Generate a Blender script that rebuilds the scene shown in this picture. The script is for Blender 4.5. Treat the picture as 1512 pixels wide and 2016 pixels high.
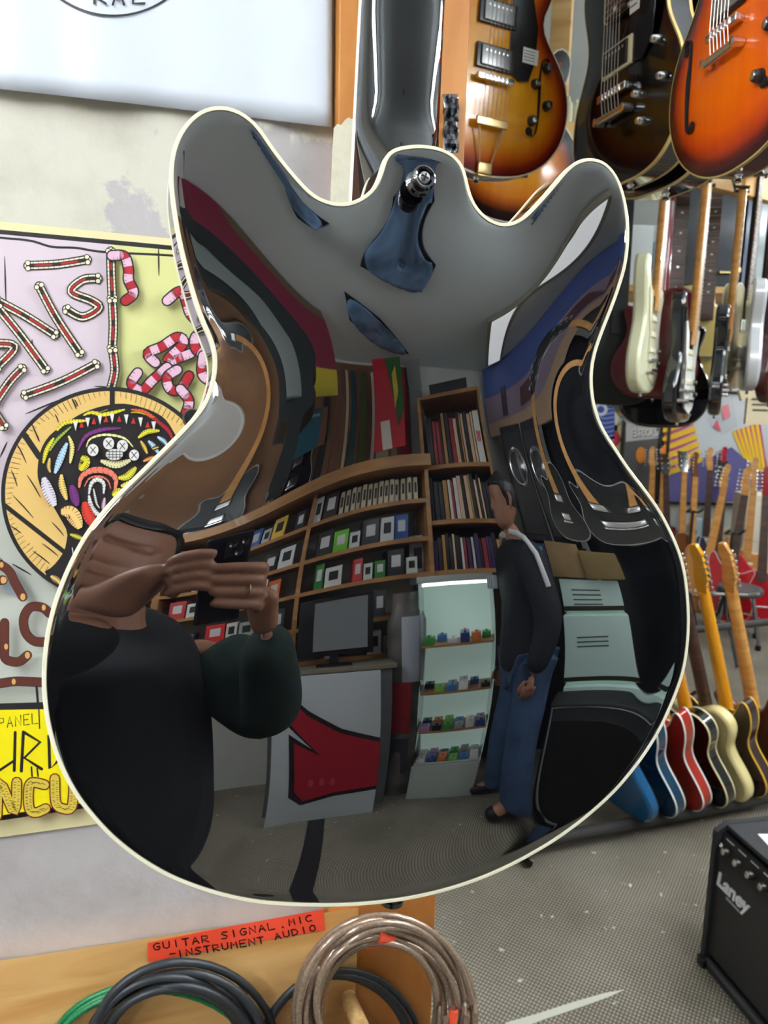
import bpy, bmesh, math, random
import numpy as np
from mathutils import Vector, Matrix
random.seed(7)
C = bpy.context.scene.collection
for o in list(bpy.data.objects):
    bpy.data.objects.remove(o)
PI = math.pi
# ------------------------------------------------------------ camera
FPX = 1514.0
CAM = Vector((0, 0, 1.5))
def _n(v): return v.normalized()
_down = _n(Vector((-211, 8900, 1514)))
_wz = -_down
_wy = _n(Vector((0, 0, 1)) - _down * _down.z)
_wx = _wy.cross(_wz)
def c2w(v):
    v = Vector(v)
    return Vector((v.dot(_wx), v.dot(_wy), v.dot(_wz)))
def ray(px, py): return c2w(((px - 756) / FPX, (py - 1008) / FPX, 1))
def P(px, py, Z): return CAM + ray(px, py) * Z
def onplane(px, py, p0, n):
    r = ray(px, py)
    return CAM + r * ((p0 - CAM).dot(n) / r.dot(n))
def onz(px, py, z):
    r = ray(px, py)
    return CAM + r * ((z - CAM.z) / r.z)
cd = bpy.data.cameras.new('camera')
cam = bpy.data.objects.new('camera', cd); C.objects.link(cam)
cx_, cy_, cz_ = c2w((1, 0, 0)), c2w((0, -1, 0)), c2w((0, 0, -1))
m = Matrix.Identity(4)
for i, v in enumerate((cx_, cy_, cz_)):
    for j in range(3): m[j][i] = v[j]
m.translation = CAM
cam.matrix_world = m
cd.sensor_fit = 'VERTICAL'; cd.sensor_height = 36.0
cd.lens = 36.0 * FPX / 2016
cd.clip_start = 0.01
cd.dof.use_dof = True; cd.dof.focus_distance = 0.56; cd.dof.aperture_fstop = cd.lens / 1.9
bpy.context.scene.camera = cam
# ------------------------------------------------------------ view and light
LAMP = 42.0
sc = bpy.context.scene
sc.view_settings.view_transform = 'Standard'; sc.view_settings.look = 'None'
sc.view_settings.gamma = 1; sc.view_settings.use_curve_mapping = False
sc.view_settings.exposure = 0.78
w = bpy.data.worlds.new('world'); sc.world = w; w.use_nodes = True
w.node_tree.nodes['Background'].inputs[0].default_value = (0.86, 0.93, 1, 1)
w.node_tree.nodes['Background'].inputs[1].default_value = 0.7
GYAW, GTILT, GH, GREC = 18.0, 2.0, 0.019, 0.35
ROLLA, ROLLW = .0004, .0075
# ------------------------------------------------------------ materials
def new_mat(name):
    m = bpy.data.materials.new(name); m.use_nodes = True
    return m, m.node_tree, m.node_tree.nodes['Principled BSDF']
def mat(name, col, rough=0.5, metal=0.0, ior=1.5, coat=0.0, noise=0.0, nscale=20, bump=0.0, bscale=60, emit=None, es=1.0, stretch=None, alpha=1.0, trans=0.0):
    m, t, b = new_mat(name)
    N, L = t.nodes, t.links
    b.inputs['Base Color'].default_value = (*col, 1)
    b.inputs['Roughness'].default_value = rough; b.inputs['Metallic'].default_value = metal
    b.inputs['IOR'].default_value = ior; b.inputs['Coat Weight'].default_value = coat
    b.inputs['Coat Roughness'].default_value = 0.03; b.inputs['Alpha'].default_value = alpha
    b.inputs['Transmission Weight'].default_value = trans
    tc = None
    if noise or bump:
        tc = N.new('ShaderNodeTexCoord'); mp = N.new('ShaderNodeMapping')
        L.new(tc.outputs['Object'], mp.inputs[0])
        if stretch: mp.inputs['Scale'].default_value = stretch
    if noise:
        n = N.new('ShaderNodeTexNoise'); n.inputs['Scale'].default_value = nscale; n.inputs['Detail'].default_value = 6
        L.new(mp.outputs[0], n.inputs['Vector'])
        r = N.new('ShaderNodeValToRGB')
        r.color_ramp.elements[0].position = .3; r.color_ramp.elements[1].position = .7
        r.color_ramp.elements[0].color = (*[c * (1 - noise) for c in col], 1)
        r.color_ramp.elements[1].color = (*[min(1, c * (1 + noise * .6)) for c in col], 1)
        L.new(n.outputs[0], r.inputs[0]); L.new(r.outputs[0], b.inputs['Base Color'])
    if bump:
        n2 = N.new('ShaderNodeTexNoise'); n2.inputs['Scale'].default_value = bscale; n2.inputs['Detail'].default_value = 8
        L.new(mp.outputs[0], n2.inputs['Vector'])
        bp = N.new('ShaderNodeBump'); bp.inputs['Strength'].default_value = bump; bp.inputs['Distance'].default_value = .004
        L.new(n2.outputs[0], bp.inputs['Height']); L.new(bp.outputs[0], b.inputs['Normal'])
    if emit:
        b.inputs['Emission Color'].default_value = (*emit, 1); b.inputs['Emission Strength'].default_value = es
    return m
def S(r, g, b):                       # sRGB 0-255 -> linear
    f = lambda c: c / 255 / 12.92 if c / 255 <= .04045 else ((c / 255 + .055) / 1.055) ** 2.4
    return (f(r), f(g), f(b))
_mc = {}
def plain(r, g, b, rough=.5, metal=0., coat=0.):
    k = (r, g, b, rough, metal, coat)
    if k not in _mc: _mc[k] = mat('paint', S(r, g, b), rough, metal, coat=coat)
    return _mc[k]
def ink_mat(name, rough=.45):
    """printed paper: reads the printed colours stored per face"""
    m, t, b = new_mat(name)
    a = t.nodes.new('ShaderNodeAttribute'); a.attribute_name = 'ink'
    t.links.new(a.outputs['Color'], b.inputs['Base Color']); b.inputs['Roughness'].default_value = rough
    return m
def burst_mat(name, stops, rough=.08):
    """finish that changes from the middle of the body towards its edge"""
    m, t, b = new_mat(name)
    a = t.nodes.new('ShaderNodeAttribute'); a.attribute_name = 'rho'
    r = t.nodes.new('ShaderNodeValToRGB')
    while len(r.color_ramp.elements) < len(stops): r.color_ramp.elements.new(.5)
    for e, (p, c) in zip(r.color_ramp.elements, stops): e.position = p; e.color = (*S(*c), 1)
    n = t.nodes.new('ShaderNodeTexNoise'); n.inputs['Scale'].default_value = 6; n.inputs['Detail'].default_value = 6
    tc = t.nodes.new('ShaderNodeTexCoord'); mp = t.nodes.new('ShaderNodeMapping'); mp.inputs['Scale'].default_value = (9, 1, 1)
    t.links.new(tc.outputs['Object'], mp.inputs[0]); t.links.new(mp.outputs[0], n.inputs['Vector'])
    mx = t.nodes.new('ShaderNodeMix'); mx.data_type = 'RGBA'; mx.blend_type = 'OVERLAY'; mx.inputs[0].default_value = .25
    t.links.new(a.outputs['Fac'], r.inputs[0]); t.links.new(r.outputs[0], mx.inputs[6]); t.links.new(n.outputs[0], mx.inputs[7])
    t.links.new(mx.outputs[2], b.inputs['Base Color'])
    b.inputs['Roughness'].default_value = rough + .06; b.inputs['Coat Weight'].default_value = .12
    return m
def wood_mat(name, c1, c2, scale=(1, 1, 12), rough=.55, coat=0., nscale=3.):
    m, t, b = new_mat(name); N, L = t.nodes, t.links
    tc = N.new('ShaderNodeTexCoord'); mp = N.new('ShaderNodeMapping'); mp.inputs['Scale'].default_value = scale
    L.new(tc.outputs['Object'], mp.inputs[0])
    n = N.new('ShaderNodeTexNoise'); n.inputs['Scale'].default_value = nscale; n.inputs['Detail'].default_value = 8; n.inputs['Distortion'].default_value = .6
    r = N.new('ShaderNodeValToRGB'); r.color_ramp.elements[0].position = .35; r.color_ramp.elements[1].position = .65
    r.color_ramp.elements[0].color = (*S(*c1), 1); r.color_ramp.elements[1].color = (*S(*c2), 1)
    L.new(mp.outputs[0], n.inputs['Vector']); L.new(n.outputs[0], r.inputs[0]); L.new(r.outputs[0], b.inputs['Base Color'])
    b.inputs['Roughness'].default_value = rough; b.inputs['Coat Weight'].default_value = coat
    return m
# ------------------------------------------------------------ mesh helpers
class MB:
    """collects faces in world or local space and links them as ONE mesh object"""
    def __init__(s): s.bm = bmesh.new(); s.mi = 0; s.ink = []; s.col = None
    def _f(s, vs):
        try: f = s.bm.faces.new(vs)
        except ValueError: return
        f.material_index = s.mi; f.smooth = True
        return f
    def poly(s, pts):
        return s._f([s.bm.verts.new(p) for p in pts])
    def grid(s, rows, close=False, flip=False):
        R = [[s.bm.verts.new(p) for p in r] for r in rows]
        for a, b in zip(R[:-1], R[1:]):
            n = len(a)
            for j in range(n if close else n - 1):
                q = [a[j], a[(j+1) % n], b[(j+1) % n], b[j]]
                s._f(q[::-1] if flip else q)
        return R
    def box(s, c, size, M=None, bev=0.0):
        """box of full size about c, optional 3x3/4x4 frame; bev chamfers all edges"""
        hx, hy, hz = [q / 2 for q in size]
        t = bmesh.new(); bmesh.ops.create_cube(t, size=1)
        for v in t.verts: v.co = Vector((v.co.x * size[0], v.co.y * size[1], v.co.z * size[2]))
        if bev: bmesh.ops.bevel(t, geom=t.edges[:], offset=bev, segments=3, affect='EDGES', profile=.6)
        M = M or Matrix.Identity(3)
        mp = {}
        for v in t.verts: mp[v] = s.bm.verts.new(Vector(c) + M.to_3x3() @ v.co)
        for f in t.faces: s._f([mp[v] for v in f.verts])
        t.free(); return s
    def tube(s, pts, r, n=8, caps=True, closed=False, flat=None):
        pts = [Vector(p) for p in pts]; rr = r if hasattr(r, '__len__') else [r] * len(pts)
        N = len(pts); rows = []; up = None
        for i, p in enumerate(pts):
            if closed: t = pts[(i+1) % N] - pts[i - 1]
            else: t = pts[min(i+1, N-1)] - pts[max(i-1, 0)]
            t = t.normalized() if t.length > 1e-9 else Vector((0, 0, 1))
            if up is None:
                up = Vector((0, 0, 1)) if abs(t.z) < .9 else Vector((1, 0, 0))
            up = (up - t * up.dot(t)).normalized(); sd = t.cross(up)
            fl = flat if flat else 1
            rows.append([p + (up * math.cos(2*PI*k/n) * fl + sd * math.sin(2*PI*k/n)) * rr[i] for k in range(n)])
        if closed: rows.append(rows[0])
        s.grid(rows, close=True, flip=True)
        if caps and not closed:
            s.poly(rows[0]); s.poly(rows[-1][::-1])
        return s
    def lathe(s, c, axis, prof, n=24):
        """prof: (radius, height along axis)"""
        axis = Vector(axis).normalized(); a = axis.orthogonal().normalized(); b = axis.cross(a); c = Vector(c)
        s.grid([[c + axis * h + (a * math.cos(2*PI*k/n) + b * math.sin(2*PI*k/n)) * max(r, 1e-5) for k in range(n)] for r, h in prof], close=True, flip=True)
        return s
    def prism(s, poly2, f0, f1):
        """extrude a 2-D outline; f0/f1 map (x, y) to the near / far point"""
        A = [s.bm.verts.new(f0(*p)) for p in poly2]; B = [s.bm.verts.new(f1(*p)) for p in poly2]
        s._f(A); s._f(B[::-1]); n = len(A)
        for i in range(n): s._f([A[i], B[i], B[(i+1) % n], A[(i+1) % n]])
        return s
    def build(s, name, mats, parent=None, smooth=40, M=None, normals=True):
        if normals: bmesh.ops.recalc_face_normals(s.bm, faces=s.bm.faces[:])
        me = bpy.data.meshes.new(name)
        if M is not None: s.bm.transform(M)
        s.bm.to_mesh(me); s.bm.free()
        for q in (mats if isinstance(mats, (list, tuple)) else [mats]): me.materials.append(q)
        o = bpy.data.objects.new(name, me); C.objects.link(o)
        if smooth is not None: me.set_sharp_from_angle(angle=math.radians(smooth))
        if parent is not None: o.parent = parent
        return o
def tag(o, label=None, cat=None, group=None, kind=None):
    if label: o['label'] = label
    if cat: o['category'] = cat
    if group: o['group'] = group
    if kind: o['kind'] = kind
    return o
def struct(o): o['kind'] = 'structure'; return o
def empty(name, M, label, cat, group=None):
    o = bpy.data.objects.new(name, None); C.objects.link(o); o.empty_display_size = .05
    o.matrix_world = M; return tag(o, label, cat, group)
def recentre(o):
    """put a mesh's origin at the middle of its box, leaving the shape where it is"""
    co = [v.co for v in o.data.vertices]
    mn = Vector([min(c[i] for c in co) for i in range(3)]); mx = Vector([max(c[i] for c in co) for i in range(3)])
    c = (mn + mx) / 2; o.data.transform(Matrix.Translation(-c)); o.location = o.location + c
    return o
def frame(x, y, z, p):
    M = Matrix.Identity(4)
    for j in range(3): M[j][0] = x[j]; M[j][1] = y[j]; M[j][2] = z[j]; M[j][3] = p[j]
    return M
def copy_tree(o, parent=None):
    c = o.copy(); C.objects.link(c); c.parent = parent
    for ch in [q for q in bpy.data.objects if q.parent == o]: copy_tree(ch, c)
    return c
WHITE = plain(235, 235, 230); BLACK = plain(14, 14, 16, .35); CHROME = mat('chrome', (.75, .75, .76), .18, 1.0)
GOLD = mat('gold_metal', (.55, .42, .20), .35, 1.0); DARKMETAL = mat('dark_nickel', (.12, .12, .13), .12, 1.0)
CREAM = mat('cream_plastic', S(238, 232, 205), .35, coat=.3)
PINE = wood_mat('pine', (186, 132, 72), (214, 165, 100), (1, 1, 7))
MAPLE = wood_mat('maple', (190, 130, 60), (214, 158, 86), (2, 2, 14), .3, .3)
ROSE = wood_mat('rosewood', (52, 34, 28), (78, 52, 40), (2, 2, 14), .4)
GLOSSBLACK = mat('black_gloss', (.006, .006, .008), .07, coat=.8)
PIANO = mat('piano_black_lacquer', (.0022, .0022, .003), .012, ior=2.9)
# ------------------------------------------------------------ the guitar seen from behind
G0 = P(800, 1010, 0.459)
GN = c2w((math.sin(math.radians(GYAW)), math.sin(math.radians(GTILT)), -math.cos(math.radians(GYAW)))).normalized()
_ax = (onplane(843, 348, G0, GN) - onplane(775, 1780, G0, GN)).normalized()
GR = _ax.cross(GN).normalized()          # local right as the camera sees it
GU = _ax
def gp(px, py, off=0.0):
    """pixel -> local (x, y) on the plane lying `off` metres behind the back plane"""
    q = onplane(px, py, G0 - GN * off, GN) - G0
    return q.dot(GR), q.dot(GU)
def GL(x, y, z=0.0):                      # local -> world; z positive towards the camera
    return G0 + GR * x + GU * y + GN * z
OUT = [(752,327),(745,348),(734,370),(709,390),(678,400),(648,396),(620,384),(593,357),(565,324),(537,287),(514,252),(491,229),(463,213),(435,207),(407,211),(380,226),(356,254),(341,287),(334,324),(334,365),(340,415),(350,474),(363,527),(376,574),(391,620),(404,650),(416,679),(421,705),(419,736),(412,765),(397,800),(357,846),(312,891),(275,928),(233,969),(201,1005),(169,1047),(143,1092),(122,1138),(104,1187),(92,1235),(85,1282),(82,1333),(84,1378),(90,1422),(101,1467),(116,1508),(135,1547),(161,1587),(208,1641),(247,1675),(290,1705),(344,1734),(423,1762),(503,1779),(582,1785),(661,1786),(741,1781),(827,1768),(913,1745),(995,1712),(1079,1666),(1147,1618),(1210,1562),(1258,1505),(1291,1456),(1315,1410),(1337,1357),(1349,1318),(1356,1274),(1359,1220),(1356,1166),(1350,1122),(1339,1083),(1321,1042),(1300,1003),(1274,966),(1243,926),(1215,884),(1189,843),(1174,803),(1168,766),(1168,727),(1176,688),(1192,644),(1210,598),(1224,557),(1234,521),(1239,479),(1239,438),(1234,400),(1225,366),(1211,338),(1192,318),(1172,311),(1150,311),(1128,320),(1106,342),(1082,371),(1056,400),(1030,426),(1005,439),(984,439),(960,428),(939,407),(926,378),(920,350),(912,323),(896,305),(873,292),(842,285),(808,285),(776,291),(758,304)]
def resample(pts, n, closed=True):
    """periodic cubic (Catmull-Rom) through pts, then n points at even arc length"""
    pts = np.array(pts, float)
    N = len(pts); dense = []
    rng = range(N) if closed else range(N - 1)
    for i in rng:
        if closed: p0, p1, p2, p3 = pts[i - 1], pts[i], pts[(i + 1) % N], pts[(i + 2) % N]
        else: p0, p1, p2, p3 = pts[max(i - 1, 0)], pts[i], pts[i + 1], pts[min(i + 2, N - 1)]
        for k in range(12):
            t = k / 12
            dense.append(0.5 * (2*p1 + (p2-p0)*t + (2*p0-5*p1+4*p2-p3)*t*t + (3*p1-p0-3*p2+p3)*t**3))
    if not closed: dense.append(pts[-1])
    d = np.array(dense)
    dd = np.vstack([d, d[:1]]) if closed else d
    s = np.concatenate([[0], np.cumsum(np.linalg.norm(np.diff(dd, axis=0), axis=1))])
    tt = np.linspace(0, s[-1], n + 1)[:-1] if closed else np.linspace(0, s[-1], n)
    return np.stack([np.interp(tt, s, dd[:, k]) for k in range(dd.shape[1])], 1)
outl = np.array([gp(*p) for p in OUT])
NT, NR = 480, 90
ring = resample(outl, NT)
for _ in range(3): ring = 0.25*np.roll(ring, 1, 0) + 0.5*ring + 0.25*np.roll(ring, -1, 0)
cen = np.array(gp(800, 790))
BIND = 0.0021
def inset_ring(r, d):
    t = np.roll(r, -1, 0) - np.roll(r, 1, 0)
    t /= np.linalg.norm(t, axis=1)[:, None]
    nrm = np.stack([t[:, 1], -t[:, 0]], 1)
    area = np.sum(r[:, 0]*np.roll(r[:, 1], -1) - r[:, 1]*np.roll(r[:, 0], -1))
    return r - nrm * d * (1 if area > 0 else -1)
def solve_arch(R):
    """soap-film style arch over the outline: solve lap(u) = -1, u = 0 on the rim"""
    rho = 1 - (1 - np.arange(1, NR + 1) / NR) ** 1.6
    V = [cen[None]] + [cen + (R - cen) * q for q in rho]
    V = np.vstack(V)
    F = []
    idx = lambda i, j: 1 + i * NT + j % NT
    for j in range(NT): F.append((0, idx(0, j), idx(0, j+1)))
    for i in range(NR - 1):
        for j in range(NT):
            F.append((idx(i, j), idx(i+1, j), idx(i+1, j+1))); F.append((idx(i, j), idx(i+1, j+1), idx(i, j+1)))
    F = np.array(F)
    I, J, W = [], [], []
    area = np.zeros(len(V))
    for k in range(3):
        a, b, c = F[:, k], F[:, (k+1) % 3], F[:, (k+2) % 3]
        e1, e2 = V[b] - V[a], V[c] - V[a]
        cr = np.abs(e1[:, 0]*e2[:, 1] - e1[:, 1]*e2[:, 0]) + 1e-14
        cot = 0.5 * (e1*e2).sum(1) / cr
        I.append(b); J.append(c); W.append(cot)
        area += np.bincount(a, cr / 6, len(V))
    I = np.concatenate(I); J = np.concatenate(J); W = np.concatenate(W)
    n = len(V); nb = 1 + (NR - 1) * NT
    diag = np.bincount(I, W, n) + np.bincount(J, W, n)
    def A(x):
        y = diag * x - np.bincount(I, W * x[J], n) - np.bincount(J, W * x[I], n)
        y[nb:] = 0; return y
    def solve(b):
        x = np.zeros(n); b = b.copy(); b[nb:] = 0
        r = b - A(x); z = r / diag; z[nb:] = 0; p = z.copy(); rz = r @ z
        for it in range(1500):
            Ap = A(p); al = rz / (p @ Ap); x += al * p; r -= al * Ap
            if np.linalg.norm(r) < 1e-9 * np.linalg.norm(b): break
            z = r / diag; z[nb:] = 0; rz2 = r @ z; p = z + (rz2 / rz) * p; rz = rz2
        return x
    u = solve(area)
    return V, u
ringI = inset_ring(ring, BIND)
AV, AU = solve_arch(ringI)
AU = AU / AU.max()
def arch_profile(u): return GH * (u * (1 - GREC) + GREC * u * u * (3 - 2*u))
AH = arch_profile(AU)
# the edge rolls over a little in the last few millimetres
_dist = np.array([np.sqrt(((ringI - v)**2).sum(1)).min() for v in AV])
AH = AH - ROLLA * np.clip(1 - _dist / ROLLW, 0, 1) ** 2
# ---- build it
def rim_pt(p, z): return GL(p[0], p[1], z)
GTHICK = 0.040
def build_main_guitar():
    Mg = frame(GR, GU, GN, G0)
    root = empty('electric_guitar', Mg, 'big black double-cutaway semi-hollow guitar seen from behind, white binding, hanging in front', 'guitar')
    # back plate: arched mirror surface
    b = MB(); idx = lambda i, j: 1 + i * NT + j % NT
    vs = [b.bm.verts.new((V[0], V[1], h)) for V, h in zip(AV, AH)]
    for j in range(NT): b._f([vs[0], vs[idx(0, j)], vs[idx(0, j+1)]])
    for i in range(NR - 1):
        for j in range(NT): b._f([vs[idx(i, j)], vs[idx(i+1, j)], vs[idx(i+1, j+1)], vs[idx(i, j+1)]])
    bk = b.build('back_plate', PIANO, root, smooth=None)
    rg = inset_ring(ring, 0.0004)
    sd = MB(); sd.grid([[(p[0], p[1], z) for p in rg] for z in (-0.004, -GTHICK/2, -GTHICK + .004)], close=True)
    sd.build('body_side', PIANO, root)
    fr = MB(); fr.grid([[(p[0], p[1], -GTHICK) for p in ringI]], close=True)
    cpt = [(cen[0] + (p[0]-cen[0])*q, cen[1] + (p[1]-cen[1])*q) for q in (1,) for p in ringI]
    rows = [[(cen[0] + (p[0]-cen[0])*q, cen[1] + (p[1]-cen[1])*q, -GTHICK - .010*(1-q*q)) for p in ringI] for q in (1, .85, .6, .3, .02)]
    fr.grid(rows, close=True); fr.poly(rows[-1]); fr.build('top_plate', GLOSSBLACK, root)
    # bindings: square strips round the back and the front edge
    def strip(z0, z1, name):
        m_ = MB(); ro = ring; ri = ringI
        e = .0004
        m_.grid([[(p[0], p[1], z0) for p in ri], [(p[0], p[1], z0) for p in inset_ring(ring, e)], [(p[0], p[1], z0 - e*math.copysign(1, z0-z1)) for p in ro], [(p[0], p[1], z1) for p in ro], [(p[0], p[1], z1) for p in ri], [(p[0], p[1], z0) for p in ri]], close=True)
        return m_.build(name, CREAM, root)
    strip(0.0001, -0.0050, 'binding'); strip(-GTHICK, -GTHICK + .0050, 'binding')
    # neck: rounded back, lofted from above the frame down to the heel
    def at(px, py, off): x, y = gp(px, py, off); return x, y
    NB = 0.036                     # how far the back of the neck lies behind the back plane
    def section(xl, xr, y, zb, zf, n=28, sq=2.3):
        cx, hw = (xl + xr) / 2, (xr - xl) / 2; pts = []
        for k in range(n + 1):
            a = PI * k / n; c, s_ = math.cos(a), math.sin(a)
            x = cx - hw * math.copysign(abs(c) ** (2/sq), c); z = zf + (zb - zf) * abs(s_) ** (2/sq)
            pts.append((x, y, z))
        return pts
    nk = MB(); rows = []
    x0, y0 = at(718, 0, NB + .012); x1, _ = at(880, 0, NB + .012)
    x2, y2 = at(706, 230, NB + .012); x3, _ = at(868, 230, NB + .012)
    yh = at(780, 283, .0)[1]
    def lerp(a, b_, t): return a + (b_ - a) * t
    ytop = y0 + .40
    for t in np.linspace(-1.6, .93, 26):
        y = lerp(y0, y2, t)
        tt = t
        xl, xr = lerp(x0, x2, tt), lerp(x1, x3, tt)
        rows.append(section(xl, xr, y, -NB + .004*max(0, t), -NB - .020))
    # scoop into the heel
    yb = lerp(y0, y2, .93)
    hl, hr = gp(755, 318, .006), gp(905, 318, .006)
    for t in np.linspace(.1, 1, 14):
        s_ = t * t * (3 - 2 * t)
        y = lerp(yb, yh - .030, t)
        zb = lerp(-NB + .004, -.0030, min(1, s_ * 1.25) if t > .2 else s_)
        xl = lerp(lerp(x0, x2, .93), hl[0] + .001, s_); xr = lerp(lerp(x1, x3, .93), hr[0] - .003, s_)
        rows.append(section(xl, xr, y, zb, -NB - .020, sq=lerp(2.3, 3.2, s_)))
    nk.grid(rows); neck = nk.build('neck', mat('black_neck_lacquer', (.0022, .0022, .003), .02, ior=1.55), root, smooth=60)
    fb = MB(); r0, r1 = rows[0], rows[-1]
    pts = [(r0[0][0], r0[0][1]), (r0[-1][0], r0[0][1]), (r1[-1][0] + 0, r1[0][1] - .02), (r1[0][0], r1[0][1] - .02)]
    fx = [(rows[0][0][0], rows[0][0][1]), (rows[0][-1][0], rows[0][0][1]), (rows[25][-1][0], rows[25][0][1] - .085), (rows[25][0][0], rows[25][0][1] - .085)]
    fb.prism(fx, lambda x, y: (x, y, -NB - .0195), lambda x, y: (x, y, -NB - .025)); fb.build('fretboard', ROSE, root)
    bd = MB()
    for k in (0, 3):
        p, q = (fx[0], fx[3]) if k == 0 else (fx[1], fx[2])
        bd.tube([(p[0], p[1], -NB - .022), (q[0], q[1], -NB - .022)], .0016, 6)
    bd.build('fretboard_binding', CREAM, root)
    # strap button at the heel and the end pin
    def button(px, py, name, base_z, ax=(0.06, 0.05, 1)):
        x, y = gp(px, py, -base_z)
        m_ = MB(); c = Vector((x, y, base_z))
        m_.lathe(c, ax, [(.0, 0), (.0076, 0), (.0078, .0008), (.0058, .002), (.0048, .004), (.0050, .006), (.0070, .0075), (.0074, .009), (.0070, .0102), (.0060, .0108), (.0048, .0104), (.0044, .0088), (.0042, .008)], 32)
        o = m_.build(name, DARKMETAL, root)
        sc_ = MB(); A = Vector(ax).normalized(); c2 = c + A * .008
        sc_.lathe(c2, ax, [(.0044, 0), (.0042, .0012), (.003, .0026), (.0, .0031)], 24)
        so = sc_.build('screw', CHROME, o)
        cr = MB()
        a_ = A.orthogonal().normalized()
        for kk in range(2):
            d_ = (Matrix.Rotation(kk * PI/2 + .5, 3, A) @ a_); e_ = A.cross(d_)
            cc = c2 + A * .0031
            cr.poly([cc - d_*.0024 - e_*.0004, cc + d_*.0024 - e_*.0004, cc + d_*.0024 + e_*.0004, cc - d_*.0024 + e_*.0004])
        cr.build('screw_slot', BLACK, o)
        return o
    zq = float(np.interp(0, [0, 1], [0.0065, 0]))
    button(822, 363, 'strap_button', zq)
    ex, ey = gp(773, 1748, .02)
    ep = MB(); ep.lathe((ex, ey + .004, -GTHICK/2), (0, -1, 0), [(.0, 0), (.008, 0), (.008, .002), (.005, .005), (.005, .008), (.0075, .011), (.007, .014), (.0, .015)], 24); ep.build('end_pin', DARKMETAL, root)
    # control knob seen past the waist on the far side
    kx, ky = gp(379, 824, GTHICK + .006)
    kn = MB(); kn.lathe((kx, ky, -GTHICK - .002), (0, 0, -1), [(.0, 0), (.005, 0), (.006, .003), (.0055, .011), (.004, .012), (0, .012)], 20); kn.build('side_jack', BLACK, root)
    return root
MAIN = build_main_guitar()
# ------------------------------------------------------------ the room
YAW = math.radians(20.0)
WN = c2w((0, 0, -1)); 
WU = Vector((math.cos(YAW), math.sin(YAW), 0))             # along the near wall, going away to the right
WV = Vector((-math.sin(YAW), math.cos(YAW), 0))            # into the near wall
UP = Vector((0, 0, 1))
W0 = P(650, 300, .857)                                     # a point of the near wall
WC = (W0 - CAM).dot(WV)
def wl(px, py, off=0.0):                                   # pixel -> point `off` in front of the near wall
    return onplane(px, py, W0 - WV * off, -WV)
def room(u, v, z): return Vector((CAM.x, CAM.y, 0)) + WU * u + WV * v + UP * z
def uv(p): q = p - CAM; return q.dot(WU), q.dot(WV)
CEIL = 2.75
U_POST_R = uv(wl(905, 150))[0]
def rbox(name, u0, u1, v0, v1, z0, z1, m_, parent=None, bev=0.0):
    b = MB(); M3 = frame(WU, WV, UP, (0, 0, 0)).to_3x3()
    b.box(room((u0+u1)/2, (v0+v1)/2, (z0+z1)/2), (u1-u0, v1-v0, z1-z0), M3, bev)
    return recentre(b.build(name, m_, parent, smooth=30))
def plaster():
    m_, t, b = new_mat('old_plaster'); N, L = t.nodes, t.links
    tc = N.new('ShaderNodeTexCoord')
    n1 = N.new('ShaderNodeTexNoise'); n1.inputs['Scale'].default_value = 3.4; n1.inputs['Detail'].default_value = 9; n1.inputs['Roughness'].default_value = .62
    L.new(tc.outputs['Object'], n1.inputs['Vector'])
    # bare cream patches mostly below the banner
    sx = N.new('ShaderNodeSeparateXYZ'); L.new(tc.outputs['Object'], sx.inputs[0])
    h = N.new('ShaderNodeMapRange'); h.inputs[1].default_value = HZ0; h.inputs[2].default_value = HZ1; h.inputs[3].default_value = -.08; h.inputs[4].default_value = .16
    L.new(sx.outputs['Z'], h.inputs[0])
    ad = N.new('ShaderNodeMath'); L.new(n1.outputs[0], ad.inputs[0]); L.new(h.outputs[0], ad.inputs[1])
    r = N.new('ShaderNodeValToRGB'); e = r.color_ramp.elements
    e[0].position = .575; e[0].color = (*S(182, 177, 177), 1); e[1].position = .59; e[1].color = (*S(206, 203, 188), 1)
    L.new(ad.outputs[0], r.inputs[0])
    n2 = N.new('ShaderNodeTexNoise'); n2.inputs['Scale'].default_value = 14; n2.inputs['Detail'].default_value = 8
    L.new(tc.outputs['Object'], n2.inputs['Vector'])
    mx = N.new('ShaderNodeMix'); mx.data_type = 'RGBA'; mx.blend_type = 'MULTIPLY'; mx.inputs[0].default_value = .35
    r2 = N.new('ShaderNodeValToRGB'); r2.color_ramp.elements[0].position = .3; r2.color_ramp.elements[0].color = (.55, .53, .5, 1); r2.color_ramp.elements[1].position = .55
    L.new(n2.outputs[0], r2.inputs[0]); L.new(r.outputs[0], mx.inputs[6]); L.new(r2.outputs[0], mx.inputs[7]); L.new(mx.outputs[2], b.inputs['Base Color'])
    n3 = N.new('ShaderNodeTexNoise'); n3.inputs['Scale'].default_value = 26; n3.inputs['Detail'].default_value = 10; n3.inputs['Roughness'].default_value = .65
    L.new(tc.outputs['Object'], n3.inputs['Vector'])
    s1 = N.new('ShaderNodeMath'); s1.operation = 'MULTIPLY_ADD'; s1.inputs[1].default_value = .8
    L.new(r.outputs[0], s1.inputs[0]); L.new(n3.outputs[0], s1.inputs[2])
    bp = N.new('ShaderNodeBump'); bp.inputs['Strength'].default_value = .55; bp.inputs['Distance'].default_value = .004
    L.new(s1.outputs[0], bp.inputs['Height']); L.new(bp.outputs[0], b.inputs['Normal'])
    b.inputs['Roughness'].default_value = .75
    return m_
HZ0, HZ1 = -.1, .5
PLASTER = plaster()
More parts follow.
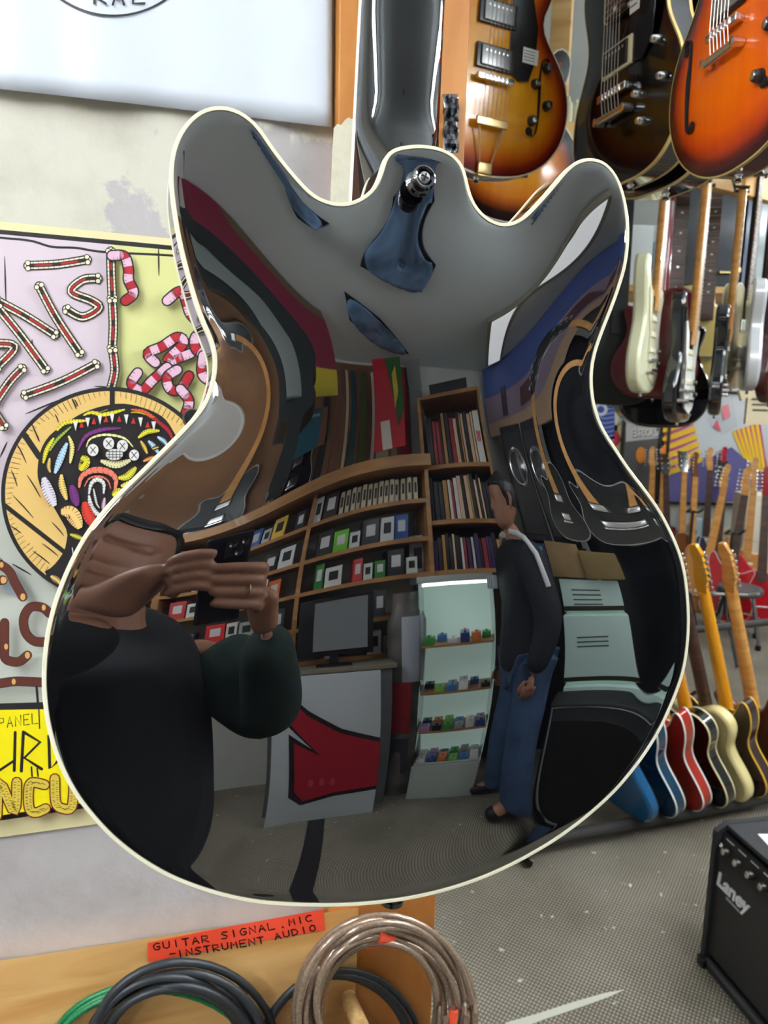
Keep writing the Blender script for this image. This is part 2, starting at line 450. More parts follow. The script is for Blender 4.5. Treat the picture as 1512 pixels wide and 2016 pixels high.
def carpet():
    m_, t, b = new_mat('ribbed_carpet'); N, L = t.nodes, t.links
    tc = N.new('ShaderNodeTexCoord'); mp = N.new('ShaderNodeMapping'); mp.inputs['Rotation'].default_value = (0, 0, .55)
    L.new(tc.outputs['Object'], mp.inputs[0])
    wv = N.new('ShaderNodeTexWave'); wv.inputs['Scale'].default_value = 36; wv.inputs['Distortion'].default_value = .3
    wv2 = N.new('ShaderNodeTexWave'); wv2.bands_direction = 'Y'; wv2.inputs['Scale'].default_value = 27; wv2.inputs['Distortion'].default_value = .6
    L.new(mp.outputs[0], wv.inputs['Vector']); L.new(mp.outputs[0], wv2.inputs['Vector'])
    mu = N.new('ShaderNodeMath'); mu.operation = 'MULTIPLY'; L.new(wv.outputs['Fac'], mu.inputs[0]); L.new(wv2.outputs['Fac'], mu.inputs[1])
    r = N.new('ShaderNodeValToRGB'); r.color_ramp.elements[0].color = (*S(104, 98, 88), 1); r.color_ramp.elements[1].color = (*S(176, 168, 152), 1); r.color_ramp.elements[1].position = .7
    L.new(mu.outputs[0], r.inputs[0])
    n = N.new('ShaderNodeTexNoise'); n.inputs['Scale'].default_value = 2.3; n.inputs['Detail'].default_value = 7
    L.new(tc.outputs['Object'], n.inputs['Vector'])
    r2 = N.new('ShaderNodeValToRGB'); r2.color_ramp.elements[0].position = .35; r2.color_ramp.elements[0].color = (.55, .53, .5, 1); r2.color_ramp.elements[1].position = .62
    L.new(n.outputs[0], r2.inputs[0])
    mx = N.new('ShaderNodeMix'); mx.data_type = 'RGBA'; mx.blend_type = 'MULTIPLY'; mx.inputs[0].default_value = .75
    L.new(r.outputs[0], mx.inputs[6]); L.new(r2.outputs[0], mx.inputs[7])
    # pale flecks
    v = N.new('ShaderNodeTexNoise'); v.inputs['Scale'].default_value = 38; v.inputs['Detail'].default_value = 3; L.new(tc.outputs['Object'], v.inputs['Vector'])
    r3 = N.new('ShaderNodeValToRGB'); r3.color_ramp.elements[0].position = .70; r3.color_ramp.elements[1].position = .76
    L.new(v.outputs[0], r3.inputs[0])
    mx2 = N.new('ShaderNodeMix'); mx2.data_type = 'RGBA'; L.new(r3.outputs[0], mx2.inputs[0]); L.new(mx.outputs[2], mx2.inputs[6]); mx2.inputs[7].default_value = (*S(190, 188, 178), 1)
    L.new(mx2.outputs[2], b.inputs['Base Color'])
    bp = N.new('ShaderNodeBump'); bp.inputs['Strength'].default_value = .5; bp.inputs['Distance'].default_value = .003
    L.new(mu.outputs[0], bp.inputs['Height']); L.new(bp.outputs[0], b.inputs['Normal'])
    b.inputs['Roughness'].default_value = .95; b.inputs['Specular IOR Level'].default_value = .15
    return m_
CARPET = carpet()
PALE = mat('pale_blue_ceiling_paint', S(226, 236, 238), .8, noise=.04, nscale=2)
struct(rbox('floor', -2.6, 7.0, -3.2, 8.0, -.08, 0, CARPET))
struct(rbox('ceiling', -2.6, 7.0, -3.2, 8.0, CEIL, CEIL + .08, PALE))
struct(rbox('wall_left', -2.6, U_POST_R - .02, WC, WC + .12, 0, CEIL, PLASTER))
OFFW = mat('off_white_wall', S(206, 208, 204), .8, noise=.08, nscale=3)
struct(rbox('wall_rear', -2.6, 7.0, -2.2, -2.1, 0, CEIL, OFFW))
struct(rbox('wall_side', -2.7, -2.6, -2.2, WC + .12, 0, CEIL, OFFW))
struct(rbox('wall_back', U_POST_R - .5, 7.0, 8.0, 8.1, 0, CEIL, OFFW))
struct(rbox('wall_right', 7.0, 7.1, -2.2, 8.1, 0, CEIL, OFFW))
struct(rbox('wall_inner', U_POST_R - .6, U_POST_R - .5, WC + .12, 8.1, 0, CEIL, OFFW))
# ---- added fill lamps: unseen fluorescent battens hung to brighten the shop
TUBE = mat('lamp_tube', (1, 1, 1), .5, emit=(.93, .97, 1), es=LAMP)
HOUSING = plain(225, 228, 228, .5)
def fill_batten(u, v, ang, label, ln=1.2, drop=.12):
    d = (WU * math.cos(ang) + WV * math.sin(ang)); s_ = UP.cross(d)
    root = empty('added_fill_lamp', frame(d, s_, UP, room(u, v, CEIL)), label, 'lamp', 'added fill lamps under the ceiling')
    h = MB(); h.box((0, 0, .03 - drop + .06), (ln, .07, .05), None, .006); h.build('lamp_housing', HOUSING, root)
    for q in (-ln*.4, ln*.4): r_ = MB(); r_.tube([(q, 0, -.0), (q, 0, .09 - drop)], .004, 6); r_.build('suspension_rod', HOUSING, root)
    for s2 in (-.03, .03):
        t_ = MB(); t_.tube([(-ln/2 + .02, s2, -drop + .03), (ln/2 - .02, s2, -drop + .03)], .013, 12); t_.build('lamp_tube', TUBE, root)
    for q in (-ln/2 + .01, ln/2 - .01):
        e_ = MB(); e_.box((q, 0, -drop + .045), (.02, .1, .06), None, .004); e_.build('lamp_cap', HOUSING, root)
    return root
for u_, v_, a_, d_, l_ in (
        (-.75, -.05, 1.57, .30, 'added white fill lamp nearest the gig poster, over the left wall'),
        (1.95, -.2, 1.57, .45, 'added white fill lamp between the amplifier and the mint counters'),
        (5.0, 3.9, 1.57, .30, 'added white fill lamp deepest in the shop, right of the far posters'),
        (1.45, .55, 1.57, .45, 'added white fill lamp on the ceiling above the row of hanging sunburst guitars'),
        (2.5, .5, 1.57, .45, 'added white fill lamp on the ceiling above the small black amplifier'),
        (2.9, 1.9, 1.57, .35, 'added white fill lamp on the ceiling above the floor rack of guitars'),
        (5.2, 2.4, 1.57, .35, 'added white fill lamp on the ceiling at the far right of the shop'),
        (-1.15, -.35, 1.57, .45, 'added white fill lamp on the ceiling left of the photographer'),
        (-1.3, -1.4, 0.6, .45, 'added white fill lamp on the ceiling in the far left corner'),
        (3.6, .4, 1.57, .45, 'added white fill lamp on the ceiling farther right than the hanging row')):
    fill_batten(u_, v_, a_, l_, drop=d_)
# ------------------------------------------------------------ flat print helper
class Ink:
    """flat printed shapes given in pixel-like sheet coordinates, laid on a sheet by f(x, y, layer)"""
    def __init__(s, f): s.f = f; s.b = MB(); s.cols = []; s.z = 0
    def fill(s, pts, col, lift=True):
        if lift: s.z += 1
        v = [s.b.bm.verts.new(s.f(x, y, s.z)) for x, y in pts]
        try: f = s.b.bm.faces.new(v)
        except ValueError: return
        s.cols.append(col); f.smooth = False
    def stroke(s, pts, wd, col, lift=True, taper=False, smooth=True, cap=True):
        if lift: s.z += 1
        if smooth and len(pts) > 2: pts = resample(pts, max(12, len(pts)*6), closed=False)
        p = np.array(pts, float); n = len(p)
        t = np.gradient(p, axis=0) if n > 2 else np.array([p[1]-p[0]]*2)
        t /= np.linalg.norm(t, axis=1)[:, None] + 1e-9
        nr = np.stack([-t[:, 1], t[:, 0]], 1)
        w_ = np.full(n, wd/2.)
        if taper: w_ = w_ * np.sin(np.linspace(.15, PI-.15, n)) ** .6
        L_, R_ = p + nr*w_[:, None], p - nr*w_[:, None]
        if cap and not taper:
            def arc(c, d, r):
                a0 = math.atan2(d[1], d[0]); return [(c[0] + r*math.cos(a0+q), c[1] + r*math.sin(a0+q)) for q in np.linspace(PI/2, -PI/2, 6)]
            s.fill(arc(p[-1], t[-1], wd/2), col, False); s.fill(arc(p[0], -t[0], wd/2), col, False)
        for i in range(n-1):
            s.fill([L_[i], L_[i+1], R_[i+1], R_[i]], col, False)
    def ell(s, cx, cy, rx, ry, col, n=40, rot=0):
        c, q = math.cos(rot), math.sin(rot)
        s.fill([(cx + rx*math.cos(a)*c - ry*math.sin(a)*q, cy + rx*math.cos(a)*q + ry*math.sin(a)*c) for a in np.linspace(0, 2*PI, n, endpoint=False)], col)
    def done(s, name, m_, parent=None, thick=None):
        me_cols = s.cols
        o = s.b.build(name, m_, parent, smooth=None, normals=False)
        at_ = o.data.attributes.new('ink', 'FLOAT_COLOR', 'FACE')
        buf = []
        for c in me_cols: buf += [*S(*c), 1.0]
        at_.data.foreach_set('color', buf)
        return o
LET = {'A': [[(0,1),(.5,0),(1,1)],[(.2,.65),(.8,.65)]], 'B': [[(0,0),(0,1)],[(0,0),(.7,0),(.8,.25),(.6,.45),(0,.5)],[(.6,.5),(.95,.75),(.7,1),(0,1)]],
 'C': [[(1,.1),(.6,0),(.1,.25),(0,.6),(.3,1),(1,.92)]], 'D': [[(0,0),(0,1)],[(0,0),(.7,.1),(1,.5),(.7,.9),(0,1)]], 'E': [[(1,0),(0,0),(0,1),(1,1)],[(0,.5),(.8,.5)]],
 'F': [[(1,0),(0,0),(0,1)],[(0,.5),(.8,.5)]], 'G': [[(1,.1),(.5,0),(0,.4),(.2,.95),(.7,1),(1,.8),(1,.55),(.55,.55)]], 'H': [[(0,0),(0,1)],[(1,0),(1,1)],[(0,.5),(1,.5)]],
 'I': [[(.5,0),(.5,1)]], 'K': [[(0,0),(0,1)],[(1,0),(0,.55),(1,1)]], 'L': [[(0,0),(0,1),(1,1)]], 'M': [[(0,1),(.1,0),(.5,.6),(.9,0),(1,1)]], 'N': [[(0,1),(0,0),(1,1),(1,0)]],
 'O': [[(.5,0),(.05,.3),(.1,.8),(.5,1),(.95,.75),(.9,.2),(.5,0)]], 'P': [[(0,1),(0,0),(.9,.1),(.9,.45),(0,.55)]], 'R': [[(0,1),(0,0),(.9,.1),(.85,.45),(0,.55),(1,1)]],
 'S': [[(1,.05),(.3,0),(.05,.25),(.5,.48),(.95,.7),(.7,1),(0,.95)]], 'T': [[(0,0),(1,0)],[(.5,0),(.5,1)]], 'U': [[(0,0),(.05,.8),(.5,1),(.95,.8),(1,0)]], 'W': [[(0,0),(.25,1),(.5,.4),(.75,1),(1,0)]],
 'Y': [[(0,0),(.5,.5)],[(1,0),(.5,.5),(.5,1)]], '.': [[(.4,.9),(.5,1)]], '-': [[(.1,.55),(.9,.55)]], '0': [[(.5,0),(0,.5),(.5,1),(1,.5),(.5,0)]], '1': [[(.5,0),(.5,1)]], '9': [[(.9,.4),(.4,.5),(.2,.2),(.6,0),(.9,.3),(.7,1)]]}
def write(ink, txt, p, q, h, wd, col, gap=.35, slant=0.0):
    """hand lettering along p -> q (sheet units), y grows downwards"""
    p, q = np.array(p, float), np.array(q, float); L_ = np.linalg.norm(q-p); e = (q-p)/L_; nn = np.array([-e[1], e[0]])
    n = len(txt); cw = L_ / (n - gap); w_ = cw * (1-gap)
    ink.z += 1
    for i, ch in enumerate(txt):
        for st in LET.get(ch, []):
            pts = [p + e*(i*cw + x*w_ + slant*(1-y)*h) + nn*(y-1)*h for x, y in st]
            ink.stroke(pts, wd, col, lift=False, smooth=False)
PAPER = ink_mat('printed_paper', .5)
def slab(name, pts, off, th, m_, parent=None, mp=None):
    """a flat sheet of real thickness on the near wall, outline in pixels"""
    mp = mp or wl
    b = MB(); b.prism(pts, lambda x, y: mp(x, y, off + th), lambda x, y: mp(x, y, off))
    return b.build(name, m_, parent, smooth=30)
# ---- white banner with the ring logo
def bn_off(x, y): return .010 + .004*math.sin(x/95.) + .003*math.sin(x/31. + 1) * max(0, 1 + y/500.)
def bn_edge(x): return 175 + .108*x + .000012*x*x
bw = MB(); rows = []
for y_ in np.linspace(-420, 1, 16):
    rows.append([wl(x, (y_ if y_ < 0 else 0) + (bn_edge(x) if y_ > 0 else bn_edge(x) * (1 + y_/420.)), bn_off(x, y_)) for x in np.linspace(-330, 653, 80)])
bw.grid(rows)
BANNER = mat('banner_vinyl', S(214, 221, 232), .4)
ban = bw.build('banner', BANNER, None, smooth=60)
md = ban.modifiers.new('t', 'SOLIDIFY'); md.thickness = .0006; md.offset = 0
tag(ban, 'white vinyl banner with part of a thin black ring logo, high on the left wall', 'banner')
ik = Ink(lambda x, y, z: wl(x, y, bn_off(x, -60) + .0013 + z*.00005))
K_ = (44, 44, 50)
cpts = [(224 + 181*math.cos(a), -151 + 182*math.sin(a)) for a in np.linspace(0, 2*PI, 90)]
ik.stroke(cpts, 4.5, K_, smooth=False, cap=False)
for ch, x_ in (('R', 186), ('A', 222), ('L', 262)):
    for st in LET[ch]: ik.stroke([(x_ + a*22, -24 + b_*33 - abs(x_ - 222)*.06) for a, b_ in st], 5, K_, smooth=False)
ik.done('ring_logo', PAPER, ban)
# ---- the gig poster
def po(x, y, z): return wl(x, y, .004 + z*.00005)
pk = Ink(lambda x, y, z: wl(x, y, .0042 + z*.00004))
CR, PK, YE, GY, TAN, BK = (228, 216, 168), (214, 198, 208), (214, 214, 146), (202, 205, 194), (224, 186, 112), (34, 30, 32)
RED, PINK, BRN, YL = (170, 34, 46), (226, 184, 206), (94, 46, 36), (246, 228, 10)
pk.fill([(-110, 425), (560, 492), (545, 1545), (-100, 1662)], CR)
top = lambda x: 452 + .093*x
botl = lambda x: 1619 - .13*x - .0002*x*x
pk.fill([(-100, top(-100)), (520, top(520)), (520, 1540), (-100, botl(-100))], BK)
pk.fill([(-100, top(-100)+9), (500, top(500)+9), (500, 1400), (-100, 1400)], PK)
pk.fill([(219, top(219)+9), (500, top(500)+9), (500, 1000), (222, 1000)], YE)
pk.fill([(-100, 990), (500, 960), (500, 1384), (-100, 1395)], GY)
pk.stroke([(-60, 462), (0, 468), (60, 474), (102, 486), (150, 488), (204, 496), (337, 503), (480, 515)], 4.5, BK)
for a, b_ in (((9, 505), (12, 600)), ((312, 486), (313, 543)), ((63, 668), (64, 690)), ((50, 815), (120, 786)), ((0, 900), (14, 870)), ((186, 760), (260, 766)), ((0, 1098), (30, 1135)), ((24, 1110), (62, 1132))):
    pk.stroke([a, ((a[0]+b_[0])/2, (a[1]+b_[1])/2), b_], 3.2, BK, taper=True)
def bone(pts, w_=15):
    pk.stroke(pts, w_+5, BK); pk.stroke(pts, w_, (240, 232, 200))
    pk.stroke(pts, w_*.55, BK); 
    p = np.array(resample(pts, 24, closed=False))
    pk.stroke(p[3:10], w_*.28, RED); pk.stroke(p[13:20], w_*.3, RED)
    for e_, f_ in ((p[0], p[1]), (p[-1], p[-2])):
        d = (e_-f_)/(np.linalg.norm(e_-f_)+1e-9); nn = np.array([-d[1], d[0]])
        for s_ in (-1, 1):
            c_ = e_ + nn*s_*w_*.38; pk.ell(c_[0], c_[1], w_*.42, w_*.42, BK, 12); pk.ell(c_[0], c_[1], w_*.3, w_*.3, (240, 232, 200), 12)
    for k in range(2, 22, 2):
        d = p[k+1]-p[k]; d /= np.linalg.norm(d)+1e-9; nn = np.array([-d[1], d[0]])
        for s_ in (-1, 1): pk.stroke([p[k]+nn*s_*w_*.3, p[k]+nn*s_*w_*.5], 1., BK, lift=False, smooth=False, cap=False)
for q in ([(55, 523), (115, 520), (172, 511)], [(193, 548), (163, 551), (140, 574), (180, 592), (195, 606), (163, 624), (131, 609)], [(-6, 592), (50, 622), (108, 659)],
          [(-4, 606), (40, 660), (90, 728)], [(77, 563), (110, 625), (157, 696)], [(-20, 676), (29, 682), (-6, 723)], [(44, 725), (20, 750), (-8, 790)],
          [(49, 778), (120, 752), (189, 717)], [(-10, 812), (8, 840)], [(218, 494), (219, 540), (221, 586)], [(221, 592), (223, 640), (221, 684)], [(222, 690), (226, 730), (218, 766)]): bone(q, 14)
def candy(pts, w_=20):
    pk.stroke(pts, w_+6, BK); n = max(4, int(sum(math.dist(a, b_) for a, b_ in zip(pts[:-1], pts[1:]))/15))
    p = resample(pts, n*4+1, closed=False)
    pk.z += 1
    for k in range(n): pk.stroke(p[k*4:k*4+5], w_, RED if k % 2 else PINK, lift=False, smooth=False, cap=(k in (0, n-1)))
    pk.z += 1
    for k in range(1, n*4, 2):
        d = p[k+1 if k < n*4 else k]-p[k-1]; d /= np.linalg.norm(d)+1e-9; nn = np.array([-d[1], d[0]])
        pk.stroke([p[k]+nn*w_*.2, p[k]+nn*w_*.48], .9, BK, lift=False, smooth=False, cap=False)
for q in ([(220, 503), (245, 505), (253, 531), (253, 551), (263, 577), (247, 592)], [(329, 592), (358, 574), (375, 618), (400, 640)], [(306, 714), (291, 696), (320, 682), (349, 664), (361, 676), (329, 711), (375, 696)],
          [(271, 734), (259, 755), (279, 769), (300, 749), (329, 723)], [(349, 728), (329, 743), (335, 766), (355, 766), (372, 740)], [(355, 766), (372, 790), (364, 819)], [(420, 650), (386, 662), (388, 690), (420, 700), (400, 730)],
          [(440, 760), (400, 740), (400, 700)]): candy(q, 17)
# the ringed disc with the patterned head
CX, CY = 216, 972
pk.ell(CX, CY, 214, 210, BK, 90); pk.ell(CX, CY, 206, 202, TAN, 90)
for a in np.linspace(0, 2*PI, 120, endpoint=False):
    r_ = .93 + .03*math.sin(a*7)
    pk.stroke([(CX + 205*math.cos(a), CY + 201*math.sin(a)), (CX + 205*r_*math.cos(a+.01), CY + 201*r_*math.sin(a+.01))], 1.3, BK, lift=False, smooth=False, cap=False)
head = [(220, 796), (165, 812), (111, 846), (88, 870), (77, 899), (74, 938), (84, 966), (101, 991), (118, 1020), (132, 1047), (130, 1070), (124, 1089), (104, 1115), (87, 1129), (119, 1153), (160, 1170), (260, 1180), (330, 1080), (362, 980), (362, 900), (344, 854), (318, 819), (265, 798)]
pk.fill([tuple(p) for p in resample(head, 90)], BK)
for a, b_, w_ in (((48, 856), (77, 899), 12), ((8, 994), (127, 1087), 9), ((221, 769), (221, 798), 10)): pk.stroke([a, b_], w_, BK, smooth=False)
for a, b_ in (((22, 925), (34, 958)), ((30, 868), (52, 912)), ((53, 935), (80, 980)), ((25, 975), (66, 1020)), ((20, 1035), (42, 1050)), ((65, 1085), (98, 1110)), ((60, 830), (76, 868)), ((141, 785), (150, 806)), ((146, 786), (153, 800)), ((66, 845), (78, 870)), ((108, 815), (115, 832)), ((83, 1070), (115, 1095)), ((102, 1028), (126, 1055))):
    pk.stroke([a, ((a[0]+b_[0])/2+1, (a[1]+b_[1])/2), b_], 2.6, BK, taper=True)
Y2, LB, WH, OR, PU, GR_, CO = (222, 210, 50), (180, 212, 232), (228, 226, 222), (214, 90, 50), (118, 48, 120), (150, 176, 70), (226, 122, 100)
def feather(pts, w_, col):
    pk.stroke(pts, w_, col, taper=True); p = resample(pts, 12, closed=False); pk.z += 1
    for k in range(1, 11):
        d = p[k]-p[k-1]; d /= np.linalg.norm(d)+1e-9; nn = np.array([-d[1], d[0]])
        for s_ in (-1, 1): pk.stroke([p[k]+nn*s_*w_*.18, p[k]+nn*s_*w_*.5+d*2], 1.1, BK, lift=False, smooth=False, cap=False)
for pts, w_, col in (([(164, 818), (180, 812), (205, 816), (246, 806)], 8, Y2), ([(112, 848), (130, 832), (172, 828)], 8, Y2), ([(85, 912), (92, 886), (106, 862)], 9, Y2), ([(98, 888), (112, 866), (140, 840)], 6, GR_),
        ([(196, 812), (212, 806)], 5, GR_), ([(258, 806), (285, 812), (318, 834)], 8, OR), ([(300, 822), (330, 846), (340, 866)], 8, RED), ([(258, 812), (272, 812), (286, 816)], 4, Y2),
        ([(153, 888), (169, 859), (201, 846), (238, 843)], 8, PU), ([(170, 880), (178, 864), (206, 856), (243, 862), (262, 880)], 5, (236, 226, 160)), ([(132, 872), (122, 895), (108, 932)], 13, LB), ([(98, 902), (96, 918), (99, 930)], 8, TAN),
        ([(135, 858), (142, 880), (138, 912)], 9, (230, 214, 130)), ([(160, 900), (168, 908), (158, 926)], 20, Y2), ([(198, 907), (228, 915), (257, 906)], 14, (234, 226, 170)),
        ([(156, 960), (160, 940), (176, 928), (196, 925), (216, 930), (228, 944), (226, 966)], 12, CO), ([(166, 958), (176, 942), (196, 938), (212, 946), (218, 962)], 4, CO), ([(175, 973), (180, 952), (192, 944), (204, 952), (204, 972)], 8, WH), ([(175, 975), (180, 998), (192, 1012), (206, 1018)], 10, WH), ([(184, 962), (190, 990), (196, 1000)], 5, WH),
        ([(206, 980), (204, 1000), (210, 1010)], 8, PINK), ([(86, 940), (94, 965), (108, 996)], 22, (222, 214, 226)), ([(121, 934), (122, 955), (131, 984)], 13, (232, 200, 110)), ([(120, 1008), (140, 1010), (158, 1040)], 28, (240, 196, 120)), ([(141, 955), (146, 975), (152, 996)], 18, PU),
        ([(166, 988), (174, 1015), (190, 1040)], 22, (208, 60, 44)), ([(233, 941), (250, 938), (268, 920)], 14, (214, 206, 60)), ([(238, 957), (260, 950), (290, 936)], 13, (206, 206, 70)), ([(222, 976), (232, 970), (246, 974)], 18, Y2),
        ([(272, 862), (290, 850), (314, 848)], 10, Y2), ([(277, 868), (284, 880), (290, 893)], 8, (232, 190, 80)), ([(292, 868), (302, 878), (312, 892)], 10, LB), ([(310, 860), (322, 868), (330, 878)], 9, LB), ([(300, 884), (312, 880)], 8, (232, 190, 80)), ([(282, 908), (298, 902), (312, 900)], 8, (232, 150, 70)),
        ([(138, 1052), (150, 1056), (166, 1062)], 9, (214, 206, 60)), ([(142, 1078), (146, 1100)], 6, WH), ([(100, 1134), (112, 1142), (120, 1150)], 12, TAN)):
    feather(pts, w_, col)
for k, x_ in enumerate((148, 160, 172, 184, 196, 208, 220, 234, 248, 262, 276, 290, 302)):
    y_ = 842 - 18*math.sin((x_-140)/170.*PI); h_ = 15 if k % 2 else 19
    c_ = WH if k % 2 == 0 else (190, 44, 40)
    pk.fill([(x_-4, y_-h_*.5 if c_ == WH else y_+h_*.4), (x_+5, y_-h_*.5 if c_ == WH else y_+h_*.4), (x_+1, y_+h_*.5 if c_ == WH else y_-h_*.4)], c_)
for x_, y_, r_ in ((183, 886, 11), (214, 873, 11), (241, 878, 11), (264, 896, 10)):
    pk.ell(x_, y_, r_, r_*1.1, WH, 12)
    for s_ in (-1, 1): pk.stroke([(x_-5*s_, y_-6), (x_+5*s_, y_+6)], 1.6, BK, smooth=False)
pk.ell(225, 895, 17, 11, WH, 18)
for y_ in (889, 895, 900): pk.stroke([(209, y_), (241, y_)], 1.4, BK, smooth=False, cap=False)
for x_ in (215, 222, 229, 236): pk.stroke([(x_, 886), (x_, 905)], 1.2, BK, smooth=False, cap=False)
# log letters
for q in ([(98, 1208), (83, 1196), (60, 1196), (47, 1217), (50, 1244), (67, 1262), (92, 1264)], [(9, 1226), (9, 1273), (11, 1297), (36, 1303), (54, 1290)], [(-30, 1105), (0, 1112), (18, 1125), (30, 1148), (45, 1175)],
          [(-40, 1352), (24, 1342), (54, 1342), (110, 1345)], [(-30, 1146), (6, 1142)]):
    pk.stroke(q, 19, BK); pk.stroke(q, 16.5, BRN); e_ = q[-1]; pk.ell(e_[0], e_[1], 5, 7, (214, 164, 96), 12); pk.ell(q[1][0]+3, q[1][1], 4, 6, (214, 164, 96), 10)
pk.stroke([(72, 1352), (75, 1388)], 5, BK, smooth=False)
pk.fill([(-100, 1388), (480, 1370), (480, 1400), (-100, 1399)], BK); pk.fill([(-100, 1399), (480, 1391), (480, 1532), (-100, botl(-100)-9)], YL)
write(pk, 'PANEL', (-2, 1434), (74, 1424), 20, 2.0, BK, slant=.1); pk.stroke([(76, 1386), (78, 1434)], 2.5, BK, smooth=False)
for q, w_ in (([(30, 1442), (28, 1517)], 6), ([(-6, 1520), (27, 1498)], 5), ([(46, 1441), (42, 1518)], 6), ([(46, 1441), (79, 1461), (48, 1492), (82, 1514)], 6), ([(96, 1449), (98, 1513), (114, 1498)], 6), ([(62, 1510), (63, 1528)], 3), ([(73, 1513), (75, 1528)], 3)):
    pk.stroke(q, w_, BK, smooth=False)
for q in ([(-6, 1606), (0, 1542), (28, 1598), (33, 1540)], [(88, 1545), (62, 1541), (56, 1560), (58, 1592), (70, 1600), (90, 1592)], [(108, 1533), (110, 1580), (124, 1592), (142, 1586), (146, 1520)]):
    pk.stroke(q, 22, (110, 24, 24)); pk.stroke(q, 17, (216, 190, 70)); p = resample(q, 30, closed=False); pk.z += 1
    for k in range(1, 30): pk.stroke([p[k]+np.array([-6, -2+k % 3]), p[k]+np.array([-1, -2+k % 3])], 1.1, (80, 50, 20), lift=False, smooth=False, cap=False); pk.stroke([p[k]+np.array([2, 1-k % 3]), p[k]+np.array([6, 1-k % 3])], 1.1, (80, 50, 20), lift=False, smooth=False, cap=False)
sheet = slab('gig_poster', [(-110, 425), (560, 492), (545, 1545), (180, 1624), (-100, 1662)], .0035, .0005, mat('poster_stock', S(*CR), .5))
tag(sheet, 'woodcut style gig poster with bone letters and a ringed patterned head, on the left wall', 'poster')
pk.done('printed_artwork', PAPER, sheet)
tk = MB(); c_ = wl(25, 1153, .006); tk.lathe(c_, -WV, [(0.0001, 0), (.0085, 0), (.009, .0015), (.0085, .003), (.0001, .0034)], 20)
tag(recentre(tk.build('round_tack', mat('silver_foil', S(188, 200, 214), .4, .4, bump=.3))), 'round silver tack pressed on the gig poster above the log letters', 'tack')
# ---- the wooden post and the shelf board
pu0, pu1 = uv(wl(656, 150))[0], U_POST_R
POSTW = wood_mat('stained_post', (164, 100, 40), (188, 124, 58), (3, 3, 1.2), .5, .1, 5.)
post = tag(rbox('wooden_post', pu0, pu1, WC - .022, WC + .04, 0, CEIL, POSTW, bev=.003), 'orange stained wooden post running up behind the black guitar neck', 'post')
zk = -.022
tp = slab('masking_tape', [(657, 252), (664, 244), (672, 246), (679, 236), (686, 231), (692, 234), (704, 233), (700, 330), (697, 460), (694, 620), (646, 620), (650, 400), (654, 300)], .0222, .0012, mat('masking_tape', S(206, 200, 178), .8, noise=.08, nscale=60, bump=.3, bscale=120))
tag(recentre(tp), 'pale masking tape strip stuck down the front of the orange post', 'tape')
# crinkled clear wrapper beside the neck
wr = MB(); random.seed(3)
rows = [[wl(872 + 30*i/7 + random.uniform(-2, 2), 185 + 115*j/13, .026 + random.uniform(0, .014)) for i in range(8)] for j in range(14)]
wr.grid(rows); wo = wr.build('plastic_wrapper', mat('crinkled_film', S(120, 122, 128), .12, .6), None, smooth=10)
md = wo.modifiers.new('t', 'SOLIDIFY'); md.thickness = .0008; tag(recentre(wo), 'crinkled dark and silver plastic wrapper tucked beside the guitar neck on the post', 'wrapper')
BOARDW = wood_mat('knotty_pine_board', (196, 140, 76), (226, 182, 118), (1.0, 1.0, 9), .5, .1, 3.2)
bo = slab('shelf_board', [(-160, 1916), (0, 1891), (300, 1846), (560, 1808), (706, 1787), (690, 2250), (-160, 2400)], .002, .026, BOARDW)
tag(recentre(bo), 'knotty pine board along the bottom of the wall, carrying the cable coils', 'board')
def dowel(px, py, l0=.028, l1=.085, r=.0105, name='dowel'):
    c = wl(px, py, l0); c1 = wl(px, py, l0) - WV*(l1 - l0) + UP*.006
    d = MB(); d.tube([c, c1], r, 20); return d.build(name, wood_mat('dowel_wood', (206, 160, 100), (228, 190, 130), (40, 40, 40), .6), None)
for q, n_ in (((684, 1963), 'wooden dowel peg poking through the brown coil of cable'), ((352, 2090), 'wooden dowel peg holding the black cable coil')):
    tag(recentre(dowel(*q)), n_, 'peg')
kh = MB(); c_ = wl(471, 1957, .0282); kh.lathe(c_, -WV, [(0.0001, .0002), (.008, .0003), (.0095, .0002), (.011, .0)], 24)
kh.build('knot_hole', mat('knot', S(96, 56, 26), .8, noise=.4, nscale=90), bo).matrix_parent_inverse = bo.matrix_world.inverted() if False else Matrix.Translation(-bo.location)
lab = [(291, 1856), (430, 1828), (637, 1790), (640, 1831), (460, 1862), (292, 1894)]
lb = slab('tape_label', lab, .0284, .0006, mat('orange_tape', S(240, 78, 50), .5)); 
tag(lb, 'orange tape label with handwriting GUITAR SIGNAL on the pine board', 'label')
li = Ink(lambda x, y, z: wl(x, y, .0292 + z*.00005))
HB = (16, 10, 14)
write(li, 'GUITAR', (303, 1871), (411, 1854), 13, 2.7, HB); write(li, 'SIGNAL', (437, 1849), (541, 1829), 13, 2.7, HB); write(li, '.', (553, 1827), (562, 1825), 12, 3.4, HB, gap=0); write(li, 'MIC', (570, 1822), (614, 1813), 12, 2.7, HB)
write(li, '-', (334, 1883), (347, 1881), 10, 2.6, HB, gap=0); write(li, 'INSTRUMENT', (350, 1885), (520, 1857), 13, 2.7, HB); write(li, 'AUDIO', (542, 1850), (622, 1832), 12, 2.7, HB)
li.done('handwriting', PAPER, lb)
